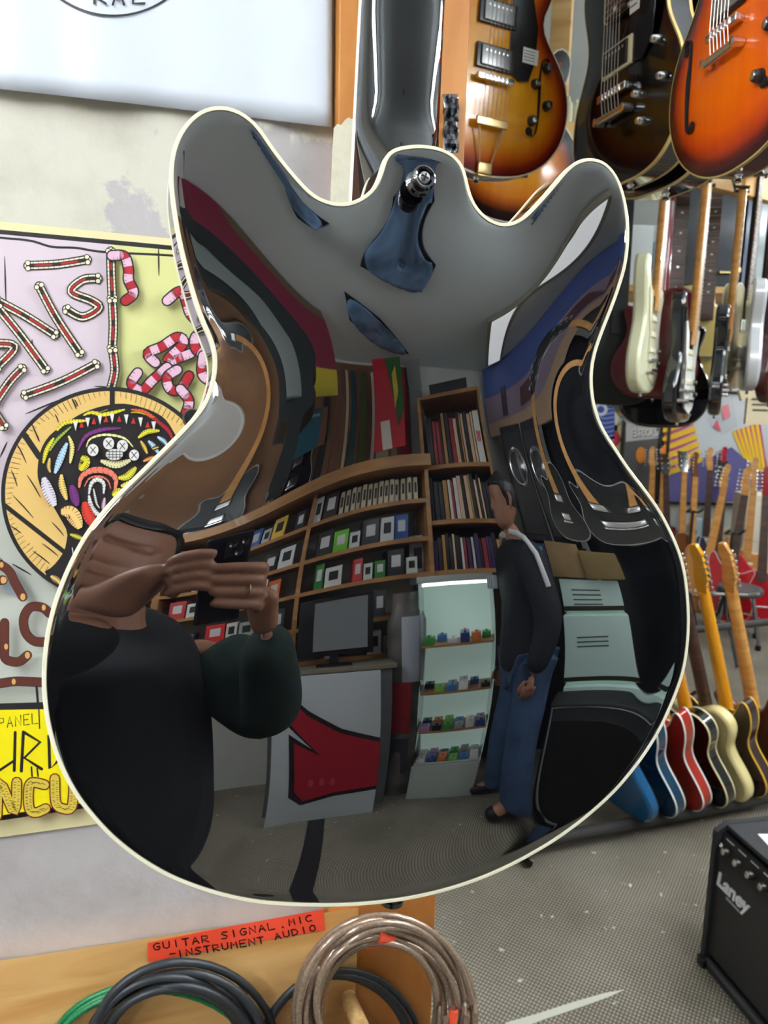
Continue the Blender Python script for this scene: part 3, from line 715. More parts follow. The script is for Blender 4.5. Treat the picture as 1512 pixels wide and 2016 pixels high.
# ---- cable coils
def coil(name, label, cx, cy, rx, ry, turns, r, m_, off=.045, dep=.035, seed=0, n=40, wob=14, a0=0, group=None, VAR=.08):
    random.seed(seed); pts = []
    ph = [(random.uniform(-wob, wob), random.uniform(-wob, wob), random.uniform(-VAR, .03)) for _ in range(turns + 2)]
    for k in range(turns * n):
        t = k / n; i = int(t); f = t - i; q = [(1-f)*a + f*b_ for a, b_ in zip(ph[i], ph[i+1])]
        a = a0 + 2*PI*t
        pts.append(wl(cx + q[0] + (rx*(1+q[2]))*math.cos(a), cy + q[1] + (ry*(1+q[2]))*math.sin(a), off + dep*(.5+.5*math.sin(a*1.0 + i*2.4 + seed))))
    b = MB(); b.tube(pts, r, 10); o = b.build(name, m_, None, smooth=60)
    return tag(recentre(o), label, 'cable', group), pts
RUB = mat('black_rubber', S(40, 43, 48), .45); BRC = mat('smoky_clear_cable', S(150, 128, 110), .22, .35, coat=.5, noise=.3, nscale=300)
GRC = mat('green_braid', S(10, 118, 70), .4, noise=.5, nscale=400)
coil('cable_coil', 'green braided cable coiled behind the black one at the bottom left', 305, 2090, 208, 152, 3, .0034, GRC, .034, .012, 5, wob=10)
coil('cable_coil', 'thick black rubber cable coiled on the pine board', 348, 2080, 186, 176, 10, .0048, RUB, .047, .03, 1, wob=20, VAR=.24)
coil('cable_coil', 'thin black cable coil half hidden behind the brown one', 668, 2078, 158, 172, 4, .0042, RUB, .036, .012, 3, wob=10)
bc, pts = coil('cable_coil', 'smoky brown clear cable coil with orange tape tags', 752, 1990, 182, 204, 14, .0042, BRC, .05, .045, 2, wob=17, VAR=.42)
OT = mat('orange_tape_tag', S(236, 84, 50), .5)
def band(px, py, ln, parent):
    tg = [((q - CAM).dot(WU)/(q - CAM).dot(WV), (q - CAM).z/(q - CAM).dot(WV)) for q in pts]; t0 = wl(px, py, .07) - CAM; t0 = (t0.dot(WU)/t0.dot(WV), t0.z/t0.dot(WV))
    k = min(range(2, len(pts) - 3), key=lambda i: (tg[i][0]-t0[0])**2 + (tg[i][1]-t0[1])**2 + .0006*(.1 - (WC - (pts[i]-CAM).dot(WV)))); d_ = (pts[k+1] - pts[k-1]).normalized()
    b = MB(); b.tube([pts[k] - d_*ln/2, pts[k] + d_*ln/2], .0060, 12)
    o = b.build('tape_tag', OT, parent); o.matrix_parent_inverse = Matrix.Translation(-parent.location)
band(758, 1850, .024, bc); band(734, 1898, .022, bc); band(893, 2000, .022, bc)
# ------------------------------------------------------------ electric guitars of the shop
# body outlines seen from the front: x to the right, y up, metres, y = 0 at the bottom of the body
_r = np.array([[-p[0], p[1]] for p in ring[::4]][::-1]); _r[:, 1] -= _r[:, 1].min(); _r[:, 0] -= (_r[:, 0].max() + _r[:, 0].min()) / 2
_r[:, 0] = (_r[:, 0] - _r[::-1][:, 0] * 0)
SHAPES = {
 'double': _r,
 'single': np.array([(0,0),(.07,.003),(.12,.022),(.155,.065),(.165,.115),(.155,.165),(.13,.205),(.112,.24),(.112,.275),(.124,.305),(.130,.332),(.122,.352),(.102,.352),(.078,.333),(.052,.320),(.036,.330),(.030,.360),(.028,.385),(-.028,.408),(-.06,.416),(-.1,.407),(-.13,.378),(-.14,.338),(-.13,.296),(-.118,.26),(-.12,.225),(-.14,.19),(-.158,.155),(-.165,.11),(-.155,.06),(-.12,.022),(-.07,.003)]),
 'strat': np.array([(0,0),(.06,.001),(.11,.018),(.145,.056),(.155,.105),(.142,.155),(.118,.2),(.108,.24),(.116,.28),(.132,.318),(.139,.345),(.127,.357),(.103,.344),(.073,.318),(.045,.306),(.032,.316),(.028,.332),(-.028,.336),(-.04,.334),(-.058,.342),(-.08,.368),(-.1,.405),(-.114,.433),(-.130,.437),(-.143,.412),(-.145,.362),(-.132,.31),(-.115,.265),(-.115,.225),(-.135,.18),(-.156,.13),(-.16,.085),(-.14,.04),(-.1,.012),(-.05,.001)]),
 'tele': np.array([(0,0),(.07,.001),(.12,.018),(.153,.06),(.160,.11),(.150,.16),(.124,.205),(.108,.245),(.108,.28),(.124,.312),(.128,.335),(.118,.35),(.096,.346),(.07,.326),(.045,.314),(.032,.322),(.028,.34),(-.028,.372),(-.06,.392),(-.1,.392),(-.132,.37),(-.14,.335),(-.128,.29),(-.112,.25),(-.118,.21),(-.14,.165),(-.158,.12),(-.158,.07),(-.13,.025),(-.07,.002)]),
}
def fmt(P_, Nn_, lean=0.0, roll=0.0, up=UP):
    """frame of a hung guitar: P_ = centre of the bridge area, Nn_ = azimuth the face looks to (0 = straight to the camera side, + = to the right), lean tips the neck away"""
    az = math.radians(Nn_); n = Vector((math.sin(az), -math.cos(az), 0))
    x = Vector((math.cos(az), math.sin(az), 0)); z = Vector((0, 0, 1))
    M = frame(x, -n, z, P_)
    return M @ Matrix.Rotation(math.radians(roll), 4, 'Y') @ Matrix.Rotation(math.radians(-lean), 4, 'X')
KNOB = mat('black_knob', S(30, 28, 26), .3, coat=.4); PICK = plain(22, 22, 24, .3); STEEL = mat('string_steel', (.7, .68, .64), .3, 1.0)
HEADS = []
def guitar(name, label, M, shape='strat', th=.042, body=GLOSSBLACK, side=None, back=None, bind=None, arch=0.0, origin=(0, .14), neck=MAPLE, board=MAPLE,
           head='six', scale=1.0, pickups=((.0, 'hum'), (.075, 'hum')), ring_=PICK, guard=None, holes=False, knobs=(), kr=.0105, bridge=(0, -.03), tail=None, strings=True, nl=.0, cat='guitar', group=None, headless=False, pk_cover=CHROME, knob_mat=KNOB, detail=True):
    """local frame: x right, z up, -y is the face; the origin sits `origin` above the bottom edge"""
    root = empty(name, M @ Matrix.Scale(scale, 4), label, cat, group)
    oy = origin[1]; O = resample(SHAPES[shape], 96 if detail else 60)
    if shape == 'strat' or shape == 'single' or shape == 'tele':
        for _ in range(2): O = .25*np.roll(O, 1, 0) + .5*O + .25*np.roll(O, -1, 0)
    top = O[:, 1].max(); c = np.array([0, .215 if shape != 'double' else .24])
    side = side or body; back = back or side
    z0 = 0.0
    def loc(p, y): return (p[0], y, p[1] - oy)
    ed = .004 if bind or shape == 'double' else .010
    b = MB()
    rhos = [.001, .2, .4, .55, .65, .74, .82, .89, .95, 1]
    sc_in = inset_ring(O, ed)
    fr = [[loc(c + (p - c)*q, -th/2 - arch*(1 - q**2.2)) for p in sc_in] for q in rhos]
    b.mi = 0; R1 = b.grid(fr, close=True)
    if not bind and shape != 'double': b.mi = 1; b.grid([[loc(p, -th/2) for p in sc_in], [loc(p, -th/2 + ed*.3) for p in inset_ring(O, ed*.3)], [loc(p, -th/2 + ed) for p in O]], close=True)
    else: b.mi = 1; b.grid([[loc(p, -th/2) for p in sc_in], [loc(p, -th/2) for p in inset_ring(O, .0005)]], close=True)
    b.mi = 1; b.grid([[loc(p, y) for p in O] for y in (-th/2 + (ed if not bind and shape != 'double' else 0), 0, th/2 - ed)], close=True)
    b.mi = 2; b.grid([[loc(p, th/2 - ed) for p in O], [loc(p, th/2 - ed*.3) for p in inset_ring(O, ed*.3)], [loc(p, th/2) for p in sc_in]], close=True)
    b.grid([[loc(c + (p - c)*q, th/2 + arch*.8*(1 - q**2.2)) for p in sc_in] for q in rhos[::-1]], close=True)
    vr = {}
    bo_ = b.build('body', [body, side, back], root, smooth=50)
    # rho attribute: 0 in the middle, 1 at the edge
    me = bo_.data; at_ = me.attributes.new('rho', 'FLOAT', 'POINT'); nO = len(O); vals = []
    seg = sc_in
    for v in me.vertices:
        p = np.array((v.co.x, v.co.z + oy)); d = np.sqrt(((seg - p)**2).sum(1)).min(); vals.append(max(0., 1 - d/.115))
    at_.data.foreach_set('value', vals)
    if bind:
        for y0, y1, nm in ((-th/2 - .0004, -th/2 + .005, 'binding'), (th/2 + .0004, th/2 - .005, 'binding')):
            m_ = MB(); ro = O + 0; ri = inset_ring(O, .0022); ro2 = inset_ring(O, -.0005)
            m_.grid([[loc(p, y0) for p in ri], [loc(p, y0) for p in ro2], [loc(p, y1) for p in ro2]], close=True); m_.build(nm, bind, root)
    ys = -th/2 - arch
    zb = top - oy
    # neck, fretboard, headstock
    heel = .31 - oy + (.03 if shape != 'double' else .09); nlen = .46 + (.02 if shape == 'double' else 0); zn = heel + nlen + nl
    fy = ys - .012
    nb = MB(); rows = []
    for t in np.linspace(0, 1, 8):
        z = heel - .03 + (zn - heel + .03)*t; hw = .028 - .0065*t; dp = (.022 if t > .12 else .03 - .008*t/.12)
        rows.append([(-hw*math.cos(a), fy + .006 + dp*math.sin(a)*.85, z) for a in np.linspace(0, PI, 10)])
    nb.grid(rows); nb.poly(rows[0]); nb.poly(rows[-1]); no = nb.build('neck', neck, root, smooth=50)
    fb = MB(); z_end = heel - .075
    P4 = [(-.0285, z_end), (.0285, z_end), (.0215, zn), (-.0215, zn)]
    fb.prism(P4, lambda x, z: (x, fy, z), lambda x, z: (x, fy + .006, z)); fo = fb.build('fretboard', board, root)
    if detail:
        f_ = MB()
        for k in range(1, 21):
            z = zn - (zn - (-.02))*(1 - 2**(-k/12.)); 
            if z < z_end: break
            hw = .0285 - .007*(z - z_end)/(zn - z_end); f_.tube([(-hw, fy - .0003, z), (hw, fy - .0003, z)], .0009, 5)
        f_.build('fret_wires', STEEL, fo)
        d_ = MB()
        for k in (3, 5, 7, 9, 12, 15, 17):
            z = zn - (zn + .02)*(1 - 2**(-(k-.5)/12.)); hw = .007
            if z > z_end: d_.box((0, fy - .0001, z), (hw*1.2, .0005, .006))
        d_.build('fret_markers', CREAM, fo)
    if not headless:
        hp = {'six': [(-.021, 0), (-.024, .03), (-.036, .06), (-.034, .10), (-.030, .15), (-.012, .185), (.012, .18), (.018, .15), (.010, .12), (.022, .04), (.021, 0)],
              'three': [(-.021, 0), (-.034, .03), (-.038, .06), (-.034, .13), (-.040, .165), (0, .155), (.040, .165), (.034, .13), (.038, .06), (.034, .03), (.021, 0)]}[head]
        hm = MB(); bk_ = .0 if head == 'six' else .22
        hm.prism(hp, lambda x, z: (x, fy + .003 + z*bk_, zn + z), lambda x, z: (x, fy + .016 + z*bk_, zn + z))
        ho = hm.build('headstock', [neck if head == 'six' else GLOSSBLACK], root, smooth=30)
        for k in range(6):
            if head == 'six': x_, z_ = -.026, zn + .035 + k*.0235; xs = -1
            else: x_, z_ = (-.024 if k < 3 else .024), zn + .045 + (k % 3)*.038; xs = -1 if k < 3 else 1
            y_ = fy + .003 + (z_ - zn)*bk_
            t_ = MB(); t_.lathe((x_, y_, z_), (0, -1, 0), [(.0045, 0), (.0045, .006), (.0, .007)], 10); t_.tube([(x_ , y_ + .018, z_), (x_ + xs*.022, y_ + .018, z_)], .002, 6); t_.box((x_ + xs*.027, y_ + .018, z_), (.010, .006, .014), None, .002)
            t_.build('tuning_peg', CHROME, ho)
    for (zc, kind) in pickups:
        pb = MB()
        if kind == 'hum':
            pb.box((0, ys - .003, zc), (.088, .006, .044), None, .0015); po_ = pb.build('pickup', ring_, root)
            cv = MB(); cv.box((0, ys - .007, zc), (.070, .006, .036), None, .002); co_ = cv.build('pickup_cover', pk_cover, po_)
            if detail:
                sw = MB()
                for k in range(6): sw.lathe((-.025 + k*.01, ys - .0098, zc + .009), (0, -1, 0), [(.0024, 0), (.002, .0008), (0, .001)], 8)
                sw.build('pole_pieces', STEEL, po_)
        else:
            pb.box((0, ys - .005, zc), (.082, .008, .018), None, .004); pb.build('pickup', pk_cover if pk_cover != CHROME else CREAM, root)
    if guard:
        gpts, gm = guard; g_ = MB(); yo = ys - .0008
        g_.prism(gpts, lambda x, z: (x, yo - .0022, z - oy), lambda x, z: (x, yo, z - oy)); g_.build('pickguard', gm, root, smooth=30)
    if holes:
        for s_ in (-1, 1):
            h_ = MB(); cx_h, cz_h = s_*.118, .155 - oy + .01
            fpt = resample([(.016, .062), (.020, .070), (.012, .078), (.002, .070), (-.002, .04), (.0, 0), (.002, -.04), (-.002, -.068), (-.012, -.074), (-.018, -.066)], 30, closed=False)
            wd = [.0035 + .0035*math.exp(-((q - 14.5)/6.)**2) for q in range(30)]
            yy = -th/2 - arch*(1 - .62**2.2) - .0012
            pth = [(cx_h + s_*p[0]*1.0, yy, cz_h + p[1]) for p in fpt]
            h_.tube(pth, wd, 8, flat=.25)
            for e_ in (0, -1): h_.lathe((pth[e_][0], yy, pth[e_][2]), (0, -1, 0), [(.0085, 0), (.0085, .001), (0, .0012)], 14)
            h_.build('sound_hole', plain(12, 8, 6, .8), root)
    for x_, z_ in knobs:
        kb = MB(); yk = ys + arch*.5; kb.lathe((x_, yk, z_), (0, -1, 0), [(.0001, 0), (kr, 0), (kr, .004), (kr*.8, .013), (kr*.66, .015), (0, .015)], 18)
        kb.mi = 0; ko = kb.build('knob', knob_mat, root)
        cp = MB(); cp.lathe((x_, yk - .0152, z_), (0, -1, 0), [(kr*.55, 0), (kr*.5, .0008), (0, .001)], 14); cp.build('knob_cap', CHROME, ko)
    if bridge:
        bb = MB(); bb.box((bridge[0], ys - .010, bridge[1]), (.086, .010, .012), None, .002)
        for k in range(6): bb.box((-.025 + k*.01, ys - .0155, bridge[1]), (.006, .004, .010), None, .001)
        for s_ in (-1, 1): bb.lathe((s_*.038, ys, bridge[1]), (0, -1, 0), [(.0055, 0), (.0055, .008), (0, .009)], 12)
        bb.build('bridge', CHROME, root)
    ztail = (bridge[1] if bridge else -.03) - .035
    if tail == 'bar':
        tb = MB(); tb.tube([(-.046, ys - .012, ztail), (.046, ys - .012, ztail)], .0065, 10)
        for s_ in (-1, 1): tb.lathe((s_*.043, ys, ztail), (0, -1, 0), [(.007, 0), (.007, .018), (0, .019)], 12)
        tb.build('tailpiece', CHROME, root)
    elif tail == 'trapeze':
        tb = MB(); zt = ztail - .045; ye = -th/2 - .006
        tb.box((0, ys - .010, zt), (.075, .006, .016), None, .002)
        for s_ in (-1, 1): tb.tube([(s_*.03, ys - .010, zt), (s_*.012, ye, -oy + .012)], .002, 6)
        tb.box((0, ye, -oy + .012), (.034, .006, .022), None, .002); tb.box((0, ye + .004, -oy - .002), (.034, .016, .004), None, .001)
        tb.build('tailpiece', GOLD, root); ztail = zt
    if strings and detail:
        st = MB()
        for k in range(6):
            x_ = -.025 + k*.01; st.tube([(x_, ys - .012, ztail), (x_, ys - .017, bridge[1] if bridge else -.03), (x_*.72, fy - .003, zn)], .00055 - k*.00003, 4)
        st.build('strings', STEEL, root)
    if not headless: HEADS.append((root, M @ Vector((0, fy*scale, (zn - .004)*scale)), M @ Vector((0, (fy + .03)*scale, (zn + .0)*scale)), M.to_3x3() @ Vector((1, 0, 0))))
    bt = MB(); bt.lathe((0, 0, -oy), (0, 0, -1), [(.0001, 0), (.007, 0), (.0045, .003), (.0045, .008), (.007, .011), (0, .013)], 12); bt.build('end_pin', CHROME, root)
    return root
BURST = burst_mat('sunburst', [(0, (226, 158, 24)), (.5, (222, 146, 20)), (.72, (200, 96, 14)), (.88, (140, 40, 14)), (1, (84, 22, 16))], .14)
BURST2 = burst_mat('amber_burst', [(0, (222, 150, 30)), (.45, (210, 120, 20)), (.68, (140, 60, 12)), (.82, (40, 16, 12)), (1, (10, 8, 12))])
ORANGE = burst_mat('orange_burst', [(0, (238, 104, 10)), (.45, (230, 92, 8)), (.7, (190, 60, 10)), (.86, (92, 20, 14)), (1, (40, 10, 16))], .14)
DKBURST = burst_mat('dark_burst', [(0, (50, 32, 10)), (.1, (24, 16, 10)), (.25, (11, 9, 10)), (1, (8, 7, 10))])
IVORY = plain(226, 214, 170, .3, 0, .4)
G335 = [(.030, .17), (.075, .175), (.10, .21), (.104, .27), (.085, .32), (.070, .355), (.030, .36)]
guitar('hollow_body_guitar', 'sunburst double-cutaway guitar with trapeze tailpiece and paper tag, nearest behind the post', fmt(P(947, 216, 1.57), 27, -2, 1), 'double', .045, BURST, bind=CREAM, arch=.012, origin=(0, .13), head='three', board=ROSE, neck=ROSE,
       pickups=((.085, 'hum'), (.165, 'hum')), ring_=PICK, guard=([(.034, .20), (.06, .185), (.085, .19), (.098, .23), (.098, .29), (.082, .34), (.06, .37), (.034, .37)], plain(18, 18, 20, .2)), holes=True, knobs=((.105, .06), (.132, .095), (.105, -.01), (.14, .025)), bridge=(0, .045), tail='trapeze', nl=-.26, pk_cover=mat('dark_pickup_nickel', (.16, .16, .16), .3, .8))
def tagcard(root, x, y, z, w_, h_, name='price_tag', col=(220, 226, 222)):
    t_ = MB(); t_.box((x, y, z), (w_, .0008, h_)); o = t_.build(name, plain(*col, .5), root)
    k = MB()
    for i in range(4): k.box((x - w_*.08, y - .0006, z + h_*(.3 - i*.2)), (w_*.7, .0002, h_*.05))
    k.build('tag_print', plain(90, 96, 100, .6), o); return o
tagcard(bpy.data.objects['hollow_body_guitar'], .083, -.040, .105, .038, .028)
guitar('hollow_body_guitar', 'amber burst guitar with black horns, hidden behind the nearest sunburst one', fmt(P(1000, 335, 2.12), 14, -2, 1), 'double', .045, BURST2, side=GLOSSBLACK, bind=CREAM, arch=.012, origin=(0, .14), head='three', board=ROSE, neck=ROSE,
       holes=False, tail='bar', bridge=(0, .045), knobs=(), nl=-.34)
PC = P(1248, 200, 1.50)
arch_ = guitar('archtop_guitar', 'black single-cutaway archtop with cream pickup rings, hanging in the middle', fmt(PC, -74, -2, 0), 'single', .044, DKBURST, side=GLOSSBLACK, bind=mat('aged_binding', S(196, 168, 104), .4), arch=.010, origin=(0, .135), head='three', board=ROSE, neck=MAPLE,
       pickups=((.065, 'hum'), (.155, 'hum')), ring_=IVORY, pk_cover=PICK, guard=([(.032, .18), (.07, .175), (.095, .2), (.1, .25), (.085, .3), (.06, .33), (.034, .335)], plain(34, 34, 36, .15)), holes=False, knobs=((.105, .055), (.125, -.005), (.06, -.01), (.075, -.055)), bridge=(0, .01), tail='bar', scale=1.14, knob_mat=CHROME, kr=.0075, nl=-.27)
tagcard(arch_, .062, -.046, .135, .026, .05, col=(226, 228, 224))
guitar('archtop_guitar', 'deeper black cutaway guitar with cream binding behind the black archtop', fmt(PC + Vector((.082, .03, .0)), -74, -2, 0), 'single', .055, GLOSSBLACK, bind=mat('pale_binding', S(206, 182, 128), .4), arch=.010, origin=(0, .14), head='three', board=ROSE, neck=MAPLE, pickups=(), tail=None, strings=False, scale=1.15, nl=-.29)
og = guitar('hollow_body_guitar', 'bright orange burst guitar with chrome bridge at the top right corner', fmt(P(1470, 141, 1.10), -83, -1, 0), 'double', .045, ORANGE, bind=mat('olive_binding', S(170, 150, 90), .4), arch=.012, origin=(0, .15), head='three', board=ROSE, neck=MAPLE,
       pickups=((.10, 'hum'), (.18, 'hum')), ring_=PICK, pk_cover=mat('worn_nickel', (.45, .52, .5), .3, .9), holes=True, knobs=((.11, .02), (.09, -.04)), bridge=(0, .058), tail='bar', scale=.93, nl=-.15)
guitar('hollow_body_guitar', 'dark teal guitar peeping out behind the bright orange one', fmt(P(1470, 170, 1.62), -66, -2, 0), 'double', .045, mat('dark_teal', S(34, 62, 66), .12, coat=.6), bind=CREAM, arch=.01, origin=(0, .13), head='three', board=ROSE, neck=MAPLE, pickups=(), tail=None, strings=False, nl=-.26)
UPPER = list(HEADS)
words = {0: 'the sunburst guitar nearest the post', 1: 'the amber burst guitar behind it', 2: 'the black archtop', 3: 'the deeper black guitar behind the archtop', 4: 'the bright orange guitar', 5: 'the dark teal guitar'}
def hanger(head, top, label):
    root, a, b_, xd = head
    r = empty('guitar_hanger', Matrix.Translation(top), label, 'hanger'); inv = Matrix.Translation(-Vector(top)); xd = xd.normalized()
    m_ = MB(); m_.tube([a - xd*.030 - (b_-a)*.4, a - xd*.030 + (b_-a)*1.2, a + xd*.030 + (b_-a)*1.2, a + xd*.030 - (b_-a)*.4], .006, 8); o = m_.build('padded_yoke', BLACK, r); o.matrix_parent_inverse = inv
    c = a + (b_-a)*1.2; m_ = MB(); m_.tube([c, c.lerp(Vector(top), .15) + Vector((0, 0, .02)) if abs(top[2]-c.z) < .12 else Vector((c.x, c.y, c.z + .03)), Vector(top)], .005, 8); o = m_.build('hanger_rod', DARKMETAL, r); o.matrix_parent_inverse = inv
for k, h_ in enumerate(UPPER):
    c = h_[1] + (h_[2]-h_[1])*1.2; hanger(h_, (c.x, c.y, CEIL), 'black yoke hanger on a ceiling rod holding ' + words[k])
# ------------------------------------------------------------ the open shop to the right
ROUGHW = wood_mat('rough_sawn_wood', (206, 160, 96), (236, 200, 140), (1.5, 1.5, 6), .7, 0, 3.)
def beam_between(name, a, b_, w_, h_, m_, label=None, cat=None, up=UP, bev=.003):
    d = (b_ - a); L_ = d.length; d.normalize(); s_ = up.cross(d).normalized() if abs(d.dot(up)) < .95 else d.cross(Vector((0, 1, 0))).normalized(); t_ = d.cross(s_)
    b = MB(); b.box((0, 0, 0), (L_, w_, h_), None, bev); M = frame(d, s_, t_, (a + b_)/2)
    o = b.build(name, m_, None, smooth=30); o.matrix_world = M
    if label: tag(o, label, cat)
    return o
_b0, _b1 = P(1118, 282, 2.42), P(1512, 368, 2.97)
_bd = (_b1 - _b0); _bd.z = 0; _bd.normalize()
zb_ = (_b0.z + _b1.z)/2
A_ = Vector((_b0.x, _b0.y, zb_)) - _bd*.75; B_ = Vector((_b1.x, _b1.y, zb_)) + _bd*2.2
hb = beam_between('wooden_beam', A_, B_, .045, .09, ROUGHW, 'rough wooden beam the lower row of guitars hangs from', 'beam')
vp = onplane(1095, 230, _b0 + _bd.cross(UP)*-.0, _bd.cross(UP))
rp = P(1095, 240, 2.46); ps = MB(); ps.box((rp.x, rp.y, (CEIL + zb_ + .046)/2), (.062, .062, CEIL - zb_ - .046), Matrix.Rotation(-.3, 3, 'Z'), .003)
tag(recentre(ps.build('wooden_post', ROUGHW, None, smooth=30)), 'pale square wooden post rising from the beam to the ceiling', 'post')
for e_, l_ in ((A_ + _bd*.02, 'rough upright post under the near end of the hanging beam'), (B_ - _bd*.02, 'rough upright post under the far right end of the hanging beam')):
    q_ = MB(); q_.box((e_.x, e_.y, (zb_ - .046)/2), (.07, .07, zb_ - .046), None, .003); tag(recentre(q_.build('wooden_post', ROUGHW, None, smooth=30)), l_, 'post')
# pale plastic bottles and a loop of wire standing on the beam
for k, (px_, c_) in enumerate(((1116, (236, 232, 200)), (1132, (226, 224, 196)))):
    p_ = P(px_, 250, 2.42 + .02*k); p_.z = zb_ + .046
    b = MB(); b.lathe(p_, UP, [(.0001, 0), (.014, 0), (.015, .004), (.015, .055), (.011, .066), (.006, .07), (.006, .08), (0, .081)], 16); o = b.build('plastic_bottle', plain(*c_, .35), None)
    tag(recentre(o), ('cream plastic bottle on the beam beside the pale post', 'second cream bottle on the beam, nearer the black archtop')[k], 'bottle')
# ---- the row hanging from the beam, seen almost edge-on
PG = plain(236, 236, 230, .3)
SG = [(-.02, .05), (.05, .03), (.10, .05), (.125, .09), (.10, .15), (.09, .2), (.10, .27), (.115, .32), (.09, .325), (.05, .3), (.034, .3), (.034, .25), (-.034, .25), (-.05, .3), (-.085, .34), (-.1, .33), (-.075, .24), (-.05, .2), (-.045, .12)]
def hung(px, py, D, az, label, shape, body, roll=0, hang=True, cat='guitar', **kw):
    r = guitar('electric_guitar', label, fmt(P(px, py, D), az, 0, roll), shape, body=body, cat=cat, **kw)
    return r
STR3 = ((.0, 'sc'), (.05, 'sc'), (.10, 'sc'))
hung(1268, 690, 2.56, 60, 'pale cream-green guitar hanging edge-on, first of the lower row', 'strat', plain(222, 222, 186, .25, 0, .5), 1, th=.045, pickups=STR3, knobs=((.08, .0), (.1, -.04)), guard=(SG, plain(210, 206, 176, .4)), tail='bar')
hung(1290, 712, 2.95, 158, 'dark red guitar turned back to front behind the pale cream-green one', 'single', mat('wine_red_gloss', S(86, 14, 26), .1, coat=.6), 0, th=.05, neck=mat('red_lacquer', S(128, 16, 36), .12, coat=.6), board=ROSE, head='three', strings=False)
hung(1340, 752, 2.68, 57, 'black guitar with white pickguard hanging edge-on in the lower row', 'strat', GLOSSBLACK, 1.5, th=.045, pickups=STR3, knobs=((.08, .0), (.1, -.04)), guard=(SG, PG), tail='bar')
hung(1302, 762, 3.22, 4, 'large black round-bodied guitar hanging behind the edge-on ones', 'single', GLOSSBLACK, 0, th=.08, neck=mat('dark_mahogany', S(50, 32, 34), .25), board=ROSE, head='three', pickups=(), bridge=None, strings=False, scale=1.2)
hung(1382, 690, 3.35, -15, 'pale gold guitar mostly hidden behind the black edge-on one', 'single', plain(196, 176, 108, .25, 0, .5), 0, th=.05, head='three', board=ROSE, pickups=(), strings=False)
hung(1413, 742, 2.84, 66, 'black slab-bodied guitar hanging edge-on, next right of the white pickguard one', 'tele', GLOSSBLACK, 1, th=.045, bind=None, pickups=((.0, 'sc'), (.1, 'sc')), knobs=((.1, .02), (.1, -.03)), tail='bar')
hung(1446, 694, 3.02, 50, 'beige-gold slab guitar with pale edge in the lower row', 'tele', plain(160, 154, 118, .28, 0, .5), 1, th=.045, bind=PG, pickups=((.0, 'hum'), (.1, 'hum')), ring_=PG, knobs=((.1, .02), (.1, -.03)), neck=plain(22, 20, 20, .3), board=ROSE, tail='bar')
hung(1478, 694, 2.84, 70, 'silver-white guitar hanging edge-on near the right border', 'tele', plain(206, 210, 214, .2, .2, .5), 1, th=.048, pickups=((.0, 'hum'), (.1, 'hum')), knobs=((.1, .02), (.1, -.03)), neck=plain(18, 18, 20, .3), board=ROSE, tail='bar')
hung(1521, 720, 2.86, 52, 'dark sunburst guitar with orange neck, cut by the right border', 'strat', BURST2, 1, th=.045, side=mat('brown_side', S(60, 22, 20), .2), pickups=STR3, knobs=((.08, .0),), guard=(SG, plain(210, 214, 190, .4)), neck=mat('amber_maple', S(216, 140, 40), .25, coat=.4), tail='bar')
lw_ = ['the pale cream-green guitar', 'the dark red guitar', 'the white pickguard guitar', 'the large black round-bodied guitar', 'the pale gold guitar', 'the black slab-bodied guitar', 'the beige-gold guitar', 'the silver-white guitar', 'the dark sunburst guitar']
for k, h_ in enumerate(HEADS[len(UPPER):len(UPPER) + 9]):
    c = h_[1] + (h_[2]-h_[1])*1.2; q = A_ + _bd*((c - A_).dot(_bd)); hanger(h_, (q.x, q.y, zb_ + .03), 'black yoke hanger on the wooden beam holding ' + lw_[k])
# ---- things stacked behind the lower row
def crate(name, px0, py0, px1, py1, D, dep, m_, label, cat, rot=0., bev=.004, group=None):
    """upright box facing the camera side between two pixels at depth D"""
    a = P(px0, py0, D); b_ = P(px1, py1, D); w_ = abs(b_.x - a.x); h_ = abs(a.z - b_.z); c = (a + b_)/2
    b = MB(); b.box((0, 0, 0), (w_, dep, h_), None, bev); o = b.build(name, m_, None, smooth=30)
    o.matrix_world = frame(Vector((math.cos(rot), math.sin(rot), 0)), Vector((-math.sin(rot), math.cos(rot), 0)), UP, c + Vector((0, dep/2, 0)))
    if label: tag(o, label, cat, group)
    return o
CASE = mat('black_case_vinyl', S(30, 32, 38), .45, bump=.2, bscale=300)
shelf_z = P(1400, 575, 3.75).z
sb = MB(); c_ = P(1400, 575, 3.9); sb.box((c_.x + .1, c_.y, shelf_z), (1.9, .5, .03), None, .003); wallshelf = tag(recentre(sb.build('wooden_shelf', ROUGHW, None, smooth=30)), 'high wooden shelf of cases and boxes behind the lower row of guitars', 'shelf')
for s_ in (-.85, .85):
    br = MB(); br.box((c_.x + .1 + s_, c_.y, shelf_z/2 - .0), (.05, .45, shelf_z - .03), None, .003); o = br.build('shelf_support', ROUGHW, wallshelf); o.matrix_parent_inverse = Matrix.Translation(-wallshelf.location)
def on_shelf(px, w_, h_, m_, label, name, cat, dy=0., dep=.3):
    a = P(px, 500, 3.75); b = MB(); b.box((0, 0, 0), (w_, dep, h_), None, .006); o = b.build(name, m_, None, smooth=30)
    o.location = (a.x, c_.y - .25 + dep/2 + dy, shelf_z + .0155 + h_/2); return tag(o, label, cat)
on_shelf(1246, .11, .27, plain(232, 238, 240, .5), 'white box at the left end of the high shelf', 'cardboard_box', 'box')
ob = on_shelf(1290, .095, .20, plain(176, 200, 208, .5), 'pale blue box with an orange sticker on the high shelf', 'cardboard_box', 'box', dep=.2)
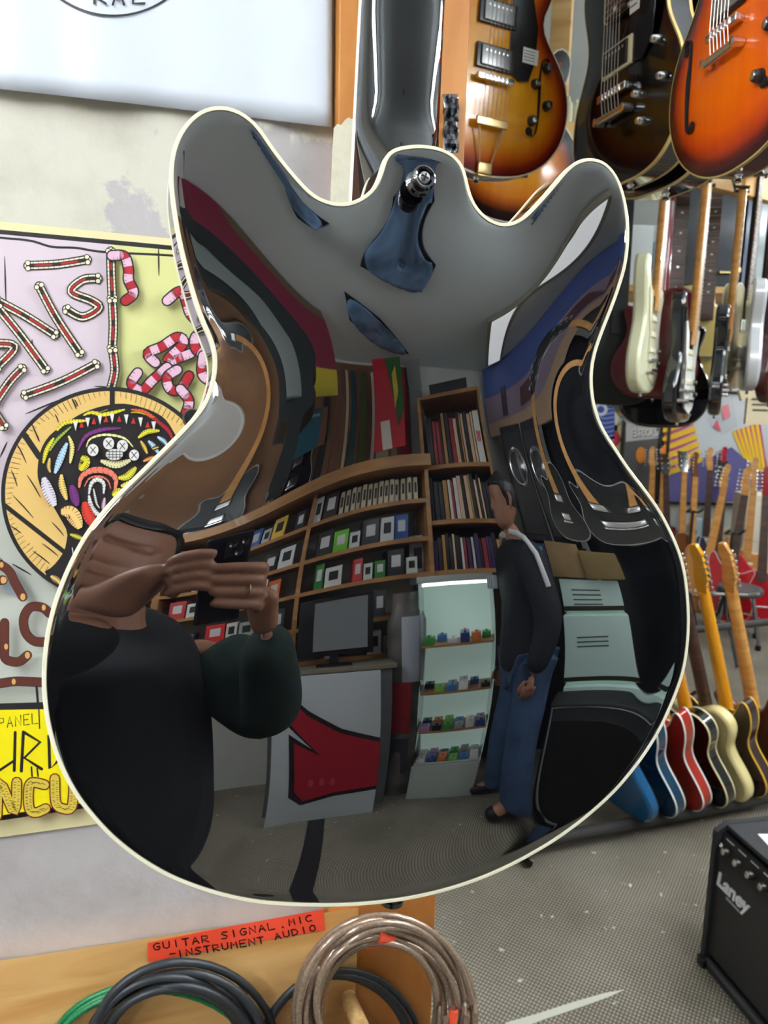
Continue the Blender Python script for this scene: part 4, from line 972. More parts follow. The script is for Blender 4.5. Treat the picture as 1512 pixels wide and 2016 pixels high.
stk = MB(); stk.box((.0, -.101, .02), (.05, .001, .06)); so = stk.build('sticker', plain(240, 110, 30, .5), ob); s2 = MB(); s2.lathe((0, -.102, .02), (0, -1, 0), [(.0001, 0), (.016, 0), (.016, .0006), (.012, .0006), (.012, .001), (.006, .001), (.0001, .0011)], 18); s2.build('round_emblem', plain(90, 60, 40, .5), so)
gc1 = on_shelf(1348, .15, .48, CASE, 'black upright instrument case on the high shelf, left of the latched one', 'instrument_case', 'case')
gc2 = on_shelf(1404, .20, .47, mat('blue_black_case', S(28, 38, 48), .4), 'blue-black case with brass latches on the high shelf', 'instrument_case', 'case')
for s_ in (-.06, .07):
    l_ = MB(); l_.box((s_, -.156, -.16), (.03, .012, .022), None, .003); l_.build('latch', GOLD, gc2)
hd = MB(); hd.tube([(-.03, -.15, -.17), (-.02, -.175, -.175), (.03, -.175, -.175), (.04, -.15, -.17)], .006, 8); hd.build('case_handle', GOLD, gc2)
hs = MB(); hs.box((-.05, -.156, .05), (.022, .01, .26), None, .003); hs.build('pale_strip', plain(190, 200, 196, .4), gc2)
on_shelf(1452, .09, .45, plain(120, 130, 156, .3), 'grey-violet padded gig bag on the high shelf', 'gig_bag', 'bag')
on_shelf(1486, .10, .46, plain(178, 190, 192, .3, .3), 'silver case with a yellow sticker at the right of the high shelf', 'instrument_case', 'case')
# a dark gig bag hanging left of the row
gb = guitar('guitar_case', 'dark green-black guitar case hanging by the right edge of the big guitar', fmt(P(1208, 725, 3.1), -8, 0, 0), 'single', body=mat('dark_green_cloth', S(30, 36, 34), .7), th=.10, pickups=(), bridge=None, strings=False, headless=True, neck=mat('dark_cloth', S(30, 34, 34), .7), board=mat('dark_cloth2', S(30, 34, 34), .7), detail=False, cat='case', scale=1.05)
# ---- far wall: posters
FARD = 6.3
FY = P(1400, 900, FARD).y
def far(px, py, off=0.): return onplane(px, py, Vector((0, FY - off, 0)), Vector((0, -1, 0)))
fw = MB(); fw.box((2.6, FY + .06, CEIL/2), (6.5, .1, CEIL)); struct(recentre(fw.build('wall_far', OFFW, None)))
def fposter(name, x0, y0, x1, y1, col, label, cat='poster', frame_=None, th=.004):
    a, b_ = far(x0, y0), far(x1, y1); off = .02 if frame_ else .002
    b = MB(); b.box(((a.x+b_.x)/2, FY - off, (a.z+b_.z)/2), (b_.x-a.x, th, a.z-b_.z)); o = b.build(name, plain(*col, .35), None)
    recentre(o); tag(o, label, cat)
    if frame_:
        for q in ((a.x - .012, a.x + .012, b_.z - .012, a.z + .012), (b_.x - .012, b_.x + .012, b_.z - .012, a.z + .012), (a.x, b_.x, a.z - .012, a.z + .012), (a.x, b_.x, b_.z - .012, b_.z + .012)):
            f_ = MB(); f_.box(((q[0]+q[1])/2, FY - .02, (q[2]+q[3])/2), (q[1]-q[0], .03, q[3]-q[2]), None, .003); fo = f_.build('frame_side', plain(34, 34, 38, .35), o); fo.matrix_parent_inverse = Matrix.Translation(-o.location)
    ink = Ink(lambda x, y, z: far(x, y, off + th/2 + .001 + z*.0003))
    return o, ink
def fin(o, ink): q = ink.done('printed_artwork', PAPER, o); q.matrix_parent_inverse = Matrix.Translation(-o.location)
o, ik = fposter('poster', 1150, 778, 1214, 868, (214, 210, 196), 'blue and white poster beside the waist of the big guitar')
ik.fill([(1152, 782), (1210, 782), (1210, 864), (1152, 864)], (52, 74, 160))
for y_ in range(784, 866, 9): ik.stroke([(1178, y_), (1190, y_+4), (1208, y_+1)], 2.4, (150, 168, 220))
ik.ell(1183, 806, 13, 13, (222, 226, 236)); ik.ell(1183, 806, 7, 7, (52, 74, 160)); fin(o, ik)
o, ik = fposter('poster', 1176, 836, 1228, 960, (238, 226, 178), 'yellow poster with a red shape, lower left on the far wall')
ik.fill([(1200, 862), (1214, 846), (1224, 866), (1212, 880)], (214, 60, 70)); ik.stroke([(1190, 930), (1210, 900), (1224, 926)], 6, (230, 180, 90)); fin(o, ik)
o, ik = fposter('poster', 1228, 826, 1304, 980, (92, 92, 92), 'charcoal poster with pale capital letters on the far wall', frame_=True)
ik.fill([(1232, 829), (1300, 829), (1300, 862), (1232, 870)], (196, 198, 198)); write(ik, 'BROL', (1246, 860), (1296, 858), 13, 4.2, (60, 60, 62), gap=.2); write(ik, 'BROL', (1245, 859), (1295, 857), 13, 2.6, (238, 238, 232), gap=.2)
ik.ell(1262, 896, 10, 16, (226, 138, 44)); fin(o, ik)
o, ik = fposter('poster', 1306, 770, 1505, 993, (206, 212, 218), 'large framed poster with yellow and magenta rays and a violet hill', frame_=True)
ik.fill([(1308, 985), (1308, 950), (1330, 920), (1352, 905), (1400, 900), (1440, 880), (1500, 930), (1500, 988), (1308, 988)], (96, 92, 150))
ik.fill([(1400, 770), (1440, 770), (1452, 840), (1420, 858), (1392, 830)], (196, 200, 206))
YR, MR = (246, 200, 40), (190, 60, 120)
for k in range(6):
    ik.stroke([(1309, 936 - k*17 - 4), (1340, 930 - k*17 - 8), (1378 - k*3, 915 - k*15 - 10)], 10, YR if k % 2 == 0 else YR); ik.stroke([(1309, 928 - k*17 - 4), (1340, 921 - k*17 - 8), (1376 - k*3, 905 - k*15 - 10)], 4.5, MR)
for k in range(6):
    ik.fill([(1442 + k*9, 850 - k*3), (1449 + k*9, 846 - k*3), (1470 + k*8, 905 + k*8), (1462 + k*8, 900 + k*6)], YR); ik.fill([(1448 + k*9, 848 - k*3), (1452 + k*9, 845 - k*3), (1474 + k*8, 905 + k*8), (1470 + k*8, 905 + k*6)], MR)
ik.fill([(1420, 800), (1434, 796), (1438, 820), (1424, 826)], (226, 130, 140)); ik.fill([(1404, 840), (1412, 826), (1420, 850)], (214, 90, 110)); fin(o, ik)
tsh = MB(); a = P(1500, 790, 4.0)
tp_ = [(-.07, .1), (-.03, .12), (.03, .12), (.07, .1), (.13, .05), (.11, .0), (.08, .02), (.08, -.12), (-.08, -.12), (-.08, .02), (-.11, .0), (-.13, .05)]
tsh.prism([(x*1.0, z) for x, z in tp_], lambda x, z: (a.x + x, a.y - .012, a.z + z), lambda x, z: (a.x + x, a.y + .012, a.z + z))
ts = tag(recentre(tsh.build('t_shirt', plain(222, 208, 176, .8), None)), 'beige t-shirt with dark stripes hanging at the right border', 'shirt')
for k in range(3):
    q = MB(); q.box((a.x - .01, a.y - .0135, a.z + .01 - k*.028), (.10 - k*.01, .002, .010)); qo = q.build('shirt_stripe', plain(90, 84, 74, .8), ts); qo.matrix_parent_inverse = Matrix.Translation(-ts.location)
hk = MB(); hk.tube([(a.x, a.y, a.z + .10), (a.x, a.y, a.z + .16), (a.x, a.y, CEIL)], .003, 6); ho_ = hk.build('hanging_cord', STEEL, ts); ho_.matrix_parent_inverse = Matrix.Translation(-ts.location)
# ---- guitars standing far back
def standing(px, py, az, label, shape, body, lean=8, roll=0, z=.06, **kw):
    p_ = onz(px, py, z)
    kw.setdefault('pickups', STR3)
    return guitar('electric_guitar', label, fmt(p_, az, lean, roll), shape, body=body, origin=(0, 0.0), bridge=(0, .11), **{**kw, 'pickups': tuple((a_ + .14, b_) for a_, b_ in kw['pickups'])})
RG = mat('cherry_red_gloss', S(176, 18, 30), .1, coat=.7)
standing(1424, 1222, -30, 'cherry red guitar with pale edge standing far back, left of the natural one', 'strat', RG, 8, 3, bind=PG, detail=False, board=ROSE)
standing(1462, 1176, -24, 'natural wood guitar standing far back between the two red ones', 'strat', mat('natural_wood_gloss', S(206, 146, 86), .2, coat=.5), 8, 0, detail=False)
standing(1494, 1228, -20, 'cherry red guitar with three chrome knobs standing far back at the right border', 'strat', RG, 8, -2, detail=False, board=ROSE, neck=mat('red_neck_gloss', S(150, 20, 30), .2, coat=.4), pickups=(), knobs=((.06, .12), (.065, .09), (.07, .06)), knob_mat=CHROME)
standing(1398, 1178, 12, 'dark blue guitar in the far cluster of stands', 'strat', mat('navy_gloss', S(18, 30, 66), .12, coat=.6), 8, 6, detail=False, bind=PG, board=ROSE, head='three')
standing(1352, 1150, 10, 'walnut brown guitar in the far cluster of stands', 'tele', mat('walnut_gloss', S(120, 70, 34), .2, coat=.5), 8, 3, detail=False, neck=mat('brown_neck', S(110, 62, 34), .3))
standing(1312, 1140, 0, 'amber guitar farthest left in the far cluster of stands', 'tele', mat('amber_gloss', S(206, 132, 50), .2, coat=.5), 8, -3, detail=False, head='three', neck=ROSE, board=ROSE)
standing(1368, 1205, -8, 'tan guitar with a long leaning neck in the far cluster of stands', 'strat', mat('tan_gloss', S(186, 128, 70), .2, coat=.5), 8, 9, detail=False)
standing(1274, 1120, 4, 'orange guitar standing far back just clear of the big guitar edge', 'strat', mat('orange_gloss', S(226, 128, 40), .15, coat=.6), 6, 0, detail=False)
# floor stands and a stool with bent chrome legs
def stand(px, py, label):
    c0 = onz(px, py, 0); root = empty('instrument_stand', Matrix.Translation(c0), label, 'stand')
    for a_ in (0.5, 2.6, 4.7):
        m_ = MB(); m_.tube([(0, 0, .42), (.03*math.cos(a_), .03*math.sin(a_), .25), (.22*math.cos(a_), .22*math.sin(a_), .012)], .009, 8); m_.build('leg', BLACK, root)
    m_ = MB(); m_.tube([(0, 0, .25), (0, 0, .72)], .010, 10); m_.build('pole', DARKMETAL, root)
    m_ = MB(); m_.tube([(-.12, -.12, .40), (-.12, 0, .36), (.12, 0, .36), (.12, -.12, .40)], .009, 8); m_.build('cradle', CHROME, root)
    m_ = MB(); m_.tube([(-.04, -.06, .74), (-.04, 0, .71), (.04, 0, .71), (.04, -.06, .74)], .008, 8); m_.build('neck_yoke', BLACK, root)
stand(1345, 1215, 'black and chrome instrument stand, left of the far cluster'); stand(1418, 1290, 'tall grey instrument stand in front of the cherry red guitars')
c0 = onz(1446, 1262, 0); root = empty('metal_stool', Matrix.Translation(c0), 'grey metal stool with bent tube legs, right of the yellow guitar neck', 'stool')
m_ = MB(); m_.lathe((0, 0, .30), UP, [(.0001, 0), (.12, 0), (.13, .01), (.13, .03), (.12, .04), (.0001, .042)], 28); m_.build('seat', plain(66, 68, 72, .4), root)
for a_ in (.4, 1.97, 3.54, 5.11):
    m_ = MB(); m_.tube([(.1*math.cos(a_), .1*math.sin(a_), .30), (.13*math.cos(a_), .13*math.sin(a_), .2), (.17*math.cos(a_), .17*math.sin(a_), .03)], .010, 8); lo = m_.build('leg', plain(120, 124, 128, .3, .6), root)
    m_ = MB(); m_.lathe((.17*math.cos(a_), .17*math.sin(a_), 0), UP, [(.0001, 0), (.016, 0), (.015, .03), (.0001, .032)], 12); m_.build('rubber_foot', BLACK, lo)
m_ = MB(); m_.tube([(.145*math.cos(t), .145*math.sin(t), .14) for t in np.linspace(0, 2*PI, 24, endpoint=False)], .008, 8, closed=True); m_.build('foot_ring', CHROME, root)
# ---- the floor rack: guitars like books, backs to us
r0, r1 = onz(1170, 1612, .06), onz(1530, 1545, .06)
rd = (r1 - r0).normalized(); rn = Vector((-rd.y, rd.x, 0))
RACKM = mat('black_foam_rail', S(46, 44, 42), .75, bump=.4, bscale=90)
root = empty('guitar_rack', frame(rd, rn, UP, (r0 + r1)/2 * 1.0), 'long black padded floor rack under the row of leaning guitars', 'rack')
Lr = (r1 - r0).length
for k, (yy, zz) in enumerate(((-.06, .0), (.16, .02))):
    m_ = MB(); m_.tube([(-Lr/2 - .35, yy, zz), (Lr/2 + .5, yy, zz)], .021, 12); m_.build('padded_rail', RACKM, root)
for q in (-Lr/2 - .3, Lr/2 + .45):
    m_ = MB(); m_.tube([(q, -.06, 0), (q, .16, 0), (q, .22, .55)], .012, 8); m_.tube([(q, -.1, -.045), (q, .2, -.045)], .012, 8); m_.tube([(q, .0, 0), (q, .0, -.045)], .012, 8); m_.build('end_frame', BLACK, root)
m_ = MB(); m_.tube([(-Lr/2 - .3, .22, .55), (Lr/2 + .45, .22, .55)], .014, 10); m_.build('neck_rail', RACKM, root)
tm_ = mat('amber_lacquered_maple', S(236, 160, 20), .18, coat=.6)
def racked(px, py, az, label, shape, body, lean=21, **kw):
    kw.setdefault('origin', (0, 0)); p_ = onz(px, py, .07)
    return guitar('electric_guitar', label, fmt(p_, az, lean, 0), shape, body=body, pickups=(), bridge=(0, .11), **kw)
BL = mat('metallic_blue', S(18, 96, 150), .15, .3, coat=.7)
for px_, py_, sh, bm_, l_, kw in (
        (1236, 1590, 'strat', BL, 'metallic blue guitar, first in the floor rack by the big guitar edge', {}),
        (1284, 1580, 'strat', mat('deep_blue', S(8, 60, 92), .12, .3, coat=.7), 'deep blue guitar with white edge in the floor rack', dict(bind=PG)),
        (1334, 1568, 'strat', mat('rust_red_gloss', S(166, 38, 22), .12, coat=.7), 'rust red guitar with white edge in the floor rack', dict(bind=PG)),
        (1378, 1560, 'tele', GLOSSBLACK, 'black guitar with cream edge between the red and cream ones', dict(bind=IVORY, neck=tm_)),
        (1416, 1552, 'tele', mat('butter_cream_gloss', S(228, 212, 150), .2, coat=.5), 'butter cream guitar showing its smooth back in the floor rack', dict(neck=ROSE, board=ROSE)),
        (1453, 1543, 'strat', mat('dark_walnut_gloss', S(52, 32, 30), .12, coat=.7), 'dark walnut guitar with yellow edge and amber neck in the floor rack', dict(bind=plain(226, 180, 60, .3), neck=tm_, board=tm_)),
        (1502, 1536, 'strat', mat('brown_mahogany', S(106, 60, 38), .25, coat=.5), 'plain brown mahogany guitar last in the floor rack at the right border', dict())):
    racked(px_ - 4, py_, 116, l_, sh, bm_, **kw)
# ---- small black amplifier
fc = onz(1377, 1893, 0); fr_ = onz(1478, 2016, 0); e1 = (fr_ - fc).normalized(); e2 = UP.cross(e1)
AH_, AW, AD = .405, .44, .25
ang_ = math.atan2(e1.y, e1.x)
VIN = mat('black_tolex', S(34, 36, 40), .55, bump=.5, bscale=500)
root = empty('guitar_amplifier', frame(e1, e2, UP, fc), 'small black guitar amplifier with white script logo on the carpet', 'amplifier')
b = MB(); b.prism([(0, 0), (0.02, AH_*.0), (AD, 0), (AD, AH_), (.035, AH_), (0, AH_ - .03), (0, 0)][:1] + [(AD, 0), (AD, AH_), (.03, AH_), (0.0, AH_ - .02)], lambda y, z: (0, y, z), lambda y, z: (.016, y, z)); b.build('side_panel', VIN, root)
b = MB(); b.prism([(0, 0), (AD, 0), (AD, AH_), (.03, AH_), (0.0, AH_ - .02)], lambda y, z: (AW - .016, y, z), lambda y, z: (AW, y, z)); b.build('side_panel', VIN, root)
b = MB(); b.box((AW/2, AD/2 + .012, AH_ - .006), (AW - .032, AD - .026, .012), None, .003); b.build('top_panel', VIN, root)
b = MB(); b.box((AW/2, AD/2, .008), (AW - .032, AD - .002, .016)); b.build('bottom_panel', VIN, root)
b = MB(); b.box((AW/2, AD - .008, AH_/2), (AW - .032, .012, AH_ - .03)); b.build('rear_panel', VIN, root)
def grille():
    m_, t, bb = new_mat('speaker_cloth'); N, L = t.nodes, t.links
    tc = N.new('ShaderNodeTexCoord'); mp = N.new('ShaderNodeMapping'); mp.inputs['Rotation'].default_value = (0, .785, 0)
    L.new(tc.outputs['Object'], mp.inputs[0]); ck = N.new('ShaderNodeTexChecker'); ck.inputs['Scale'].default_value = 190
    ck.inputs[1].default_value = (*S(52, 50, 50), 1); ck.inputs[2].default_value = (*S(22, 21, 22), 1)
    L.new(mp.outputs[0], ck.inputs['Vector']); L.new(ck.outputs[0], bb.inputs['Base Color']); bb.inputs['Roughness'].default_value = .6
    return m_
b = MB(); b.box((AW/2, .014, (AH_ - .075)/2 + .02), (AW - .034, .006, AH_ - .075 - .04), None, .002); go = b.build('speaker_grille', grille(), root)
b = MB(); b.box((AW/2, .006, .022), (AW - .034, .012, .012), None, .002); b.build('lower_trim', plain(96, 98, 100, .35, .5), root)
b = MB(); b.prism([(.004, AH_ - .085), (.016, AH_ - .02), (.03, AH_ - .02), (.03, AH_ - .085)], lambda y, z: (.018, y, z), lambda y, z: (AW - .018, y, z)); cpn = b.build('control_panel', plain(24, 24, 26, .3), root)
pn = Vector((0, -.065, .012)).normalized()
for k in range(8):
    x_ = .05 + k*.046; c = Vector((x_, .0085, AH_ - .055)); b = MB(); b.lathe(c, pn, [(.0001, 0), (.011, 0), (.010, .012), (.008, .014), (0, .014)], 18); ko = b.build('knob', KNOB, cpn)
    b = MB(); b.lathe(c + pn*.0142, pn, [(.0078, 0), (.0055, .0006), (0, .0007)], 16); b.build('knob_cap', CHROME, ko)
b = MB(); b.lathe(Vector((.028, .0085, AH_ - .05)), pn, [(.0001, 0), (.007, 0), (.007, .003), (.0045, .004), (.0045, .001), (0, .001)], 18); b.build('input_jack', CHROME, cpn)
pi_ = Ink(lambda x, y, z: Vector((x, .0060 - .0004*z*.2 + (y)*.1846 - .0004, AH_ - .075 + y)))
for k in range(8): pi_.fill([(.035 + k*.046, .046), (.065 + k*.046, .046), (.065 + k*.046, .049), (.035 + k*.046, .049)], (190, 190, 190))
pi_.done('panel_print', PAPER, cpn)
def text_mesh(txt, size, ext=.0015, bold=0.0, shear=0.0):
    cu = bpy.data.curves.new('lettering', 'FONT'); cu.body = txt; cu.size = size; cu.extrude = ext; cu.offset = bold; cu.shear = shear
    o = bpy.data.objects.new('lettering', cu); C.objects.link(o); bpy.context.view_layer.update()
    me = bpy.data.meshes.new_from_object(o.evaluated_get(bpy.context.evaluated_depsgraph_get())); bpy.data.objects.remove(o); return me
for t_, sz, x_, z_, bo_ in (('Laney', .052, .022, .245, .0012),):
    me = text_mesh(t_, sz, .002, bo_, .12); me.materials.clear(); me.materials.append(plain(226, 230, 232, .3)); o = bpy.data.objects.new('logo_lettering', me); C.objects.link(o); o.parent = go
    o.matrix_basis = Matrix.Translation((x_, .009, z_)) @ Matrix.Rotation(PI/2, 4, 'X') @ Matrix.Rotation(0.0, 4, 'Z')
b = MB(); b.box((.088, .0098, .232), (.052, .002, .007), None, .001); b.build('logo_underline', plain(150, 154, 156, .35), go)
for x_ in (0.012, AW - .012):
    for z_ in (.012,):
        b = MB(); b.box((x_, .006, z_), (.03, .03, .03), None, .006); b.build('corner_guard', BLACK, root)
b = MB(); b.box((.115, .085, AH_ + .0008), (.085, .035, .001), Matrix.Rotation(-.15, 3, 'Z')); b.build('paper_label', WHITE, root)
# bits of litter and a worn white line on the carpet
random.seed(11)
for k, (px_, py_, s_) in enumerate(((1169, 1679, .010), (1241, 1744, .011), (1370, 1783, .006), (1087, 1805, .007), (1190, 1828, .006), (1155, 1796, .007), (1066, 1803, .006), (1332, 1598, .03))):
    c_ = onz(px_, py_, .003); b = MB(); b.box(c_, (s_*1.3, s_*.6, .004), Matrix.Rotation(k*1.3, 3, 'Z'), .001)
    o = b.build('paper_scrap', plain(222, 214, 180, .7), None); tag(recentre(o), ['yellowish paper scrap nearest the big guitar rim', 'pale chip of paper in the open middle of the carpet', 'white crumb beside the amplifier side', 'small white crumb left on the carpet below the guitar', 'white crumb between the carpet chip and the worn line', 'tiny white crumb by the carpet middle', 'leftmost white crumb on the carpet', 'flat pale paper slip under the floor rack'][k], 'scrap')
ll = Ink(lambda x, y, z: onz(x, y, .0015 + z*.0002))
ll.fill([(960, 2040), (1000, 2012), (1060, 1995), (1130, 1972), (1190, 1955), (1230, 1948), (1200, 1962), (1140, 1984), (1080, 2004), (1020, 2026), (980, 2050)], (196, 196, 180))
lo_ = ll.done('painted_line', PAPER, None); tag(lo_, 'worn whitish strip of tape across the carpet at the bottom', 'tape')

# more instruments of the far cluster: only necks and heads rise above the nearer ones
for px_, py_, az_, sh, bm_, l_, kw in ((1336, 1128, 6, 'strat', mat('maroon_gloss', S(96, 18, 36), .15, coat=.6), 'maroon guitar deep in the far cluster, below the yellow rays', dict(head='three', neck=ROSE)),
        (1384, 1120, -4, 'single', mat('ice_blue_gloss', S(170, 196, 210), .2, coat=.5), 'ice blue guitar deep in the far cluster, under the violet hill', dict(board=ROSE)),
        (1410, 1116, -10, 'tele', mat('cream_gloss_body', S(226, 214, 180), .2, coat=.5), 'cream guitar with a red headstock deep in the far cluster', dict(neck=mat('red_head_lacquer', S(170, 24, 34), .2, coat=.5))),
        (1296, 1118, 8, 'strat', GLOSSBLACK, 'black guitar with an orange neck by the charcoal poster', dict(neck=mat('orange_neck', S(224, 120, 36), .25, coat=.4)))):
    standing(px_, py_, az_, l_, sh, bm_, 6, 0, detail=False, **kw)
fcb = onz(1478, 1150, 0); b = MB(); b.box((fcb.x, fcb.y, .36), (.30, .24, .72), None, .012); o = tag(recentre(b.build('white_cabinet', plain(228, 218, 196, .5), None)), 'cream upright cabinet behind the cherry red guitars near the right border', 'cabinet')
b = MB(); b.box((fcb.x, fcb.y - .124, .52), (.24, .006, .30), None, .003); q = b.build('cabinet_door', plain(236, 228, 210, .5), o); q.matrix_parent_inverse = Matrix.Translation(-o.location)
# ------------------------------------------------------------ what the lacquer mirrors: the shop behind the camera
def bh(az, d, z): a = math.radians(az); return Vector((.0 + d*math.sin(a), .45 - d*math.cos(a), z))
def fr_at(p, az=None, face=None):
    """frame at p whose -y looks back to the guitar"""
    to = Vector((0, .45, 0)) - Vector((p.x, p.y, 0)); to.normalize(); y = -to; x = Vector((-y.y, y.x, 0)) * -1
    x = y.cross(UP); return frame(x, y, UP, p)
def bobj(name, M, size, m_, label=None, cat=None, group=None, bev=.003, parent=None):
    b = MB(); b.box((0, 0, 0), size, None, bev); o = b.build(name, m_, parent, smooth=30); o.matrix_world = M
    if label: tag(o, label, cat, group)
    return o
VA = -2.1                                                     # the wall behind the shelves
SHW = wood_mat('varnished_shelf', (150, 104, 58), (178, 128, 76), (1, 1, 6), .45, .1)
PEG = wood_mat('brown_hardboard', (112, 76, 46), (134, 94, 60), (1, 1, 1), .6, 0, 5.)
pegb = tag(rbox('pegboard', -1.9, .98, VA + .002, VA + .012, 2.02, CEIL - .02, PEG), 'brown hardboard panel full of hanging straps, above the long shelves', 'board')
# the long shelf unit
U0, U1, VF = -1.6, .98, VA + .30
rootA = empty('shelf_unit', frame(WU, WV, UP, room(0, 0, 0) * 1.0), 'long wooden shelf unit of small boxed goods along the rear wall', 'shelf')
def loc(o): o.parent = rootA; o.matrix_parent_inverse = rootA.matrix_world.inverted(); return o
ZS = [2.0, 1.80, 1.60, 1.42, 1.22, 1.02]
for k, z in enumerate(ZS): loc(rbox('shelf', U0, U1, VA + .013, VF + (.10 if k == 0 else 0), z - .011 - (.02 if k == 0 else 0), z + .011 + (.02 if k == 0 else 0), SHW))
for u in (U0, -.75, .12, U1 - .02): loc(rbox('upright', u, u + .03, VA + .013, VF - .002, 0, 2.0 - .03, SHW))
random.seed(21)
palette = {1: [(206, 206, 200), (60, 110, 190), (190, 190, 196), (224, 186, 60), (40, 40, 46), (196, 196, 200), (50, 38, 34)],
           2: [(40, 40, 46), (210, 212, 214), (44, 42, 44), (104, 186, 40), (196, 200, 204), (56, 56, 60), (200, 204, 206), (30, 74, 150), (230, 232, 236)],
           3: [(206, 214, 206), (60, 130, 60), (40, 40, 44), (214, 214, 210), (214, 104, 30), (36, 120, 50), (210, 210, 208), (190, 60, 60)],
           4: [(44, 46, 52), (60, 62, 70), (200, 40, 44), (210, 206, 196), (150, 160, 150)],
           5: [(46, 46, 50), (206, 206, 204), (120, 120, 124), (56, 56, 60), (214, 214, 214)]}
names = {1: 'the top row', 2: 'the second row', 3: 'the third row', 4: 'the fourth row', 5: 'the lowest row'}
cname = lambda c: 'red' if c[0] > 180 and c[1] < 80 else 'orange' if c[0] > 200 and c[1] < 120 else 'yellow' if c[0] > 210 and c[2] < 100 else 'green' if c[1] > c[0] + 40 and c[1] > c[2] + 30 else 'blue' if c[2] > c[0] + 60 else 'black' if sum(c) < 200 else 'pale grey' if sum(c) < 560 else 'white'
for row in range(1, 6):
    z0 = ZS[row] + .0115; u = -1.5; kk = 0
    while u < .93:
        narrow = row == 1 and u > .3
        w_ = .036 if narrow else random.uniform(.06, .13); h_ = .125 if narrow else random.uniform(.08, .15)
        if u < .15 < u + w_ + .02 or abs(u + w_/2 + .735) < w_/2 + .03: u += .05; continue
        if u + w_ > .94: break
        if not narrow and random.random() < .22: u += w_*.6; continue
        c = (196, 186, 160) if narrow else palette[row][kk % len(palette[row])]; kk += 1
        o = rbox('boxed_pedal' if not narrow else 'string_packet', u, u + w_ - .006, VF - .16, VF - .02 - random.uniform(0, .03), z0, z0 + h_, plain(*c, .45), bev=.002)
        d_ = (24, 24, 28) if sum(c) > 380 else (206, 206, 206)
        f_ = MB(); M3 = frame(WU, WV, UP, (0, 0, 0)).to_3x3(); mx_ = max(v.co.dot(WV) for v in o.data.vertices) + o.location.dot(WV)
        cc = o.location.dot(WU); f_.box(WU*cc + WV*(mx_ + .0006) + UP*(z0 + h_*.55), ((w_ - .006)*.55, .001, h_*.45), M3)
        q = f_.build('printed_panel', plain(*d_, .5), o); q.matrix_parent_inverse = Matrix.Translation(-o.location)
        if narrow: tag(o, 'narrow cream packet with a dark panel, in the tight row on the top shelf', 'packet', 'cream packets on the top shelf')
        else: tag(o, 'small %s box with a printed panel on %s of the long shelves' % (cname(c), names[row]), 'box', '%s boxes on %s of the long shelves' % (cname(c), names[row]))
        u += w_ + random.uniform(.0, .012)
# straps and long things hung on the board
straps = [(.90, (170, 20, 36), .06, 'crimson strap nearest the corner'), (.80, (150, 120, 84), .05, 'tan strap beside the crimson one'), (.69, (176, 164, 128), .11, 'wide beige strap bundle'), (.60, (206, 206, 200), .03, 'thin white strap'), (.50, (74, 96, 40), .06, 'olive green strap'),
          (.40, (24, 70, 76), .05, 'teal strap with black edges'), (.33, (190, 180, 150), .028, 'thin cream strap'), (.23, (120, 74, 58), .06, 'reddish brown strap'), (.10, (24, 26, 32), .07, 'black strap beside the reddish brown one')]
for u, c, w_, l_ in straps:
    b = MB(); n = 14; rows = []
    for i in range(n):
        t = i/(n-1); z = 2.68 - .60*t; v = VA + .03 + .012*math.sin(t*5 + u*9)
        rows.append([room(u - w_/2, v, z), room(u + w_/2, v, z), room(u + w_/2, v - .004, z), room(u - w_/2, v - .004, z)])
    b.grid(rows, close=True); b.poly(rows[0]); b.poly(rows[-1]); o = b.build('guitar_strap', plain(*c, .7), None); recentre(o)
    tag(o, l_ + ' hanging on the hardboard panel', 'strap', 'straps on the hardboard panel')
    e_ = MB(); M3 = frame(WU, WV, UP, (0, 0, 0)).to_3x3(); e_.box(room(u, VA + .028 + .012*math.sin(5 + u*9), 2.06), (w_*.7, .008, .07), M3, .003); q = e_.build('leather_tab', plain(40, 26, 20, .5), o); q.matrix_parent_inverse = Matrix.Translation(-o.location)
# black guitar on that wall and a dark one to its left
for u, l_, a_ in ((-.12, 'glossy black guitar hung flat on the hardboard panel, mirrored at the waist', 160), (-.62, 'black guitar hung on the hardboard panel, left of the other', 160)):
    guitar('electric_guitar', l_, frame(-WU, -WV, UP, room(u, VA + .05, 2.18)), 'single', body=GLOSSBLACK, pickups=((.0, 'hum'), (.1, 'hum')), strings=False, detail=False, nl=-.12, origin=(0, .14), bind=PG, head='three')
# bright posters near the ceiling
def wposter(u0, u1, z0, z1, col, label, shapes=(), v=VA + .002):
    if z0 > 2.0 and u1 < 1: v = VA + .045 + .012
    o = rbox('poster', u0, u1, v, v + .003, z0, z1, plain(*col, .4)); tag(o, label, 'poster')
    ink = Ink(lambda x, y, z: room(u0 + (u1-u0)*x, v + .0034 + z*.0002, z0 + (z1-z0)*y))
    for s_ in shapes: ink.fill(*s_)
    if shapes: q = ink.done('printed_artwork', PAPER, o); q.matrix_parent_inverse = Matrix.Translation(-o.location)
    return o
def corner_poster(az, d, z0, z1, w_, col, label, name='poster', cat='poster', th=.006, shapes=(), group=None):
    p = bh(az, d, (z0+z1)/2); M = fr_at(p); o = bobj(name, M, (w_, th, z1-z0), plain(*col, .45), label, cat, group, bev=0)
    if shapes:
        ink = Ink(lambda x, y, z: M @ Vector(((x-.5)*w_, -th/2 - .0006 - z*.0002, (y-.5)*(z1-z0))))
        for s_ in shapes: ink.fill(*s_)
        q = ink.done('printed_artwork', PAPER, o); q.matrix_parent_inverse = M.inverted()
    return o
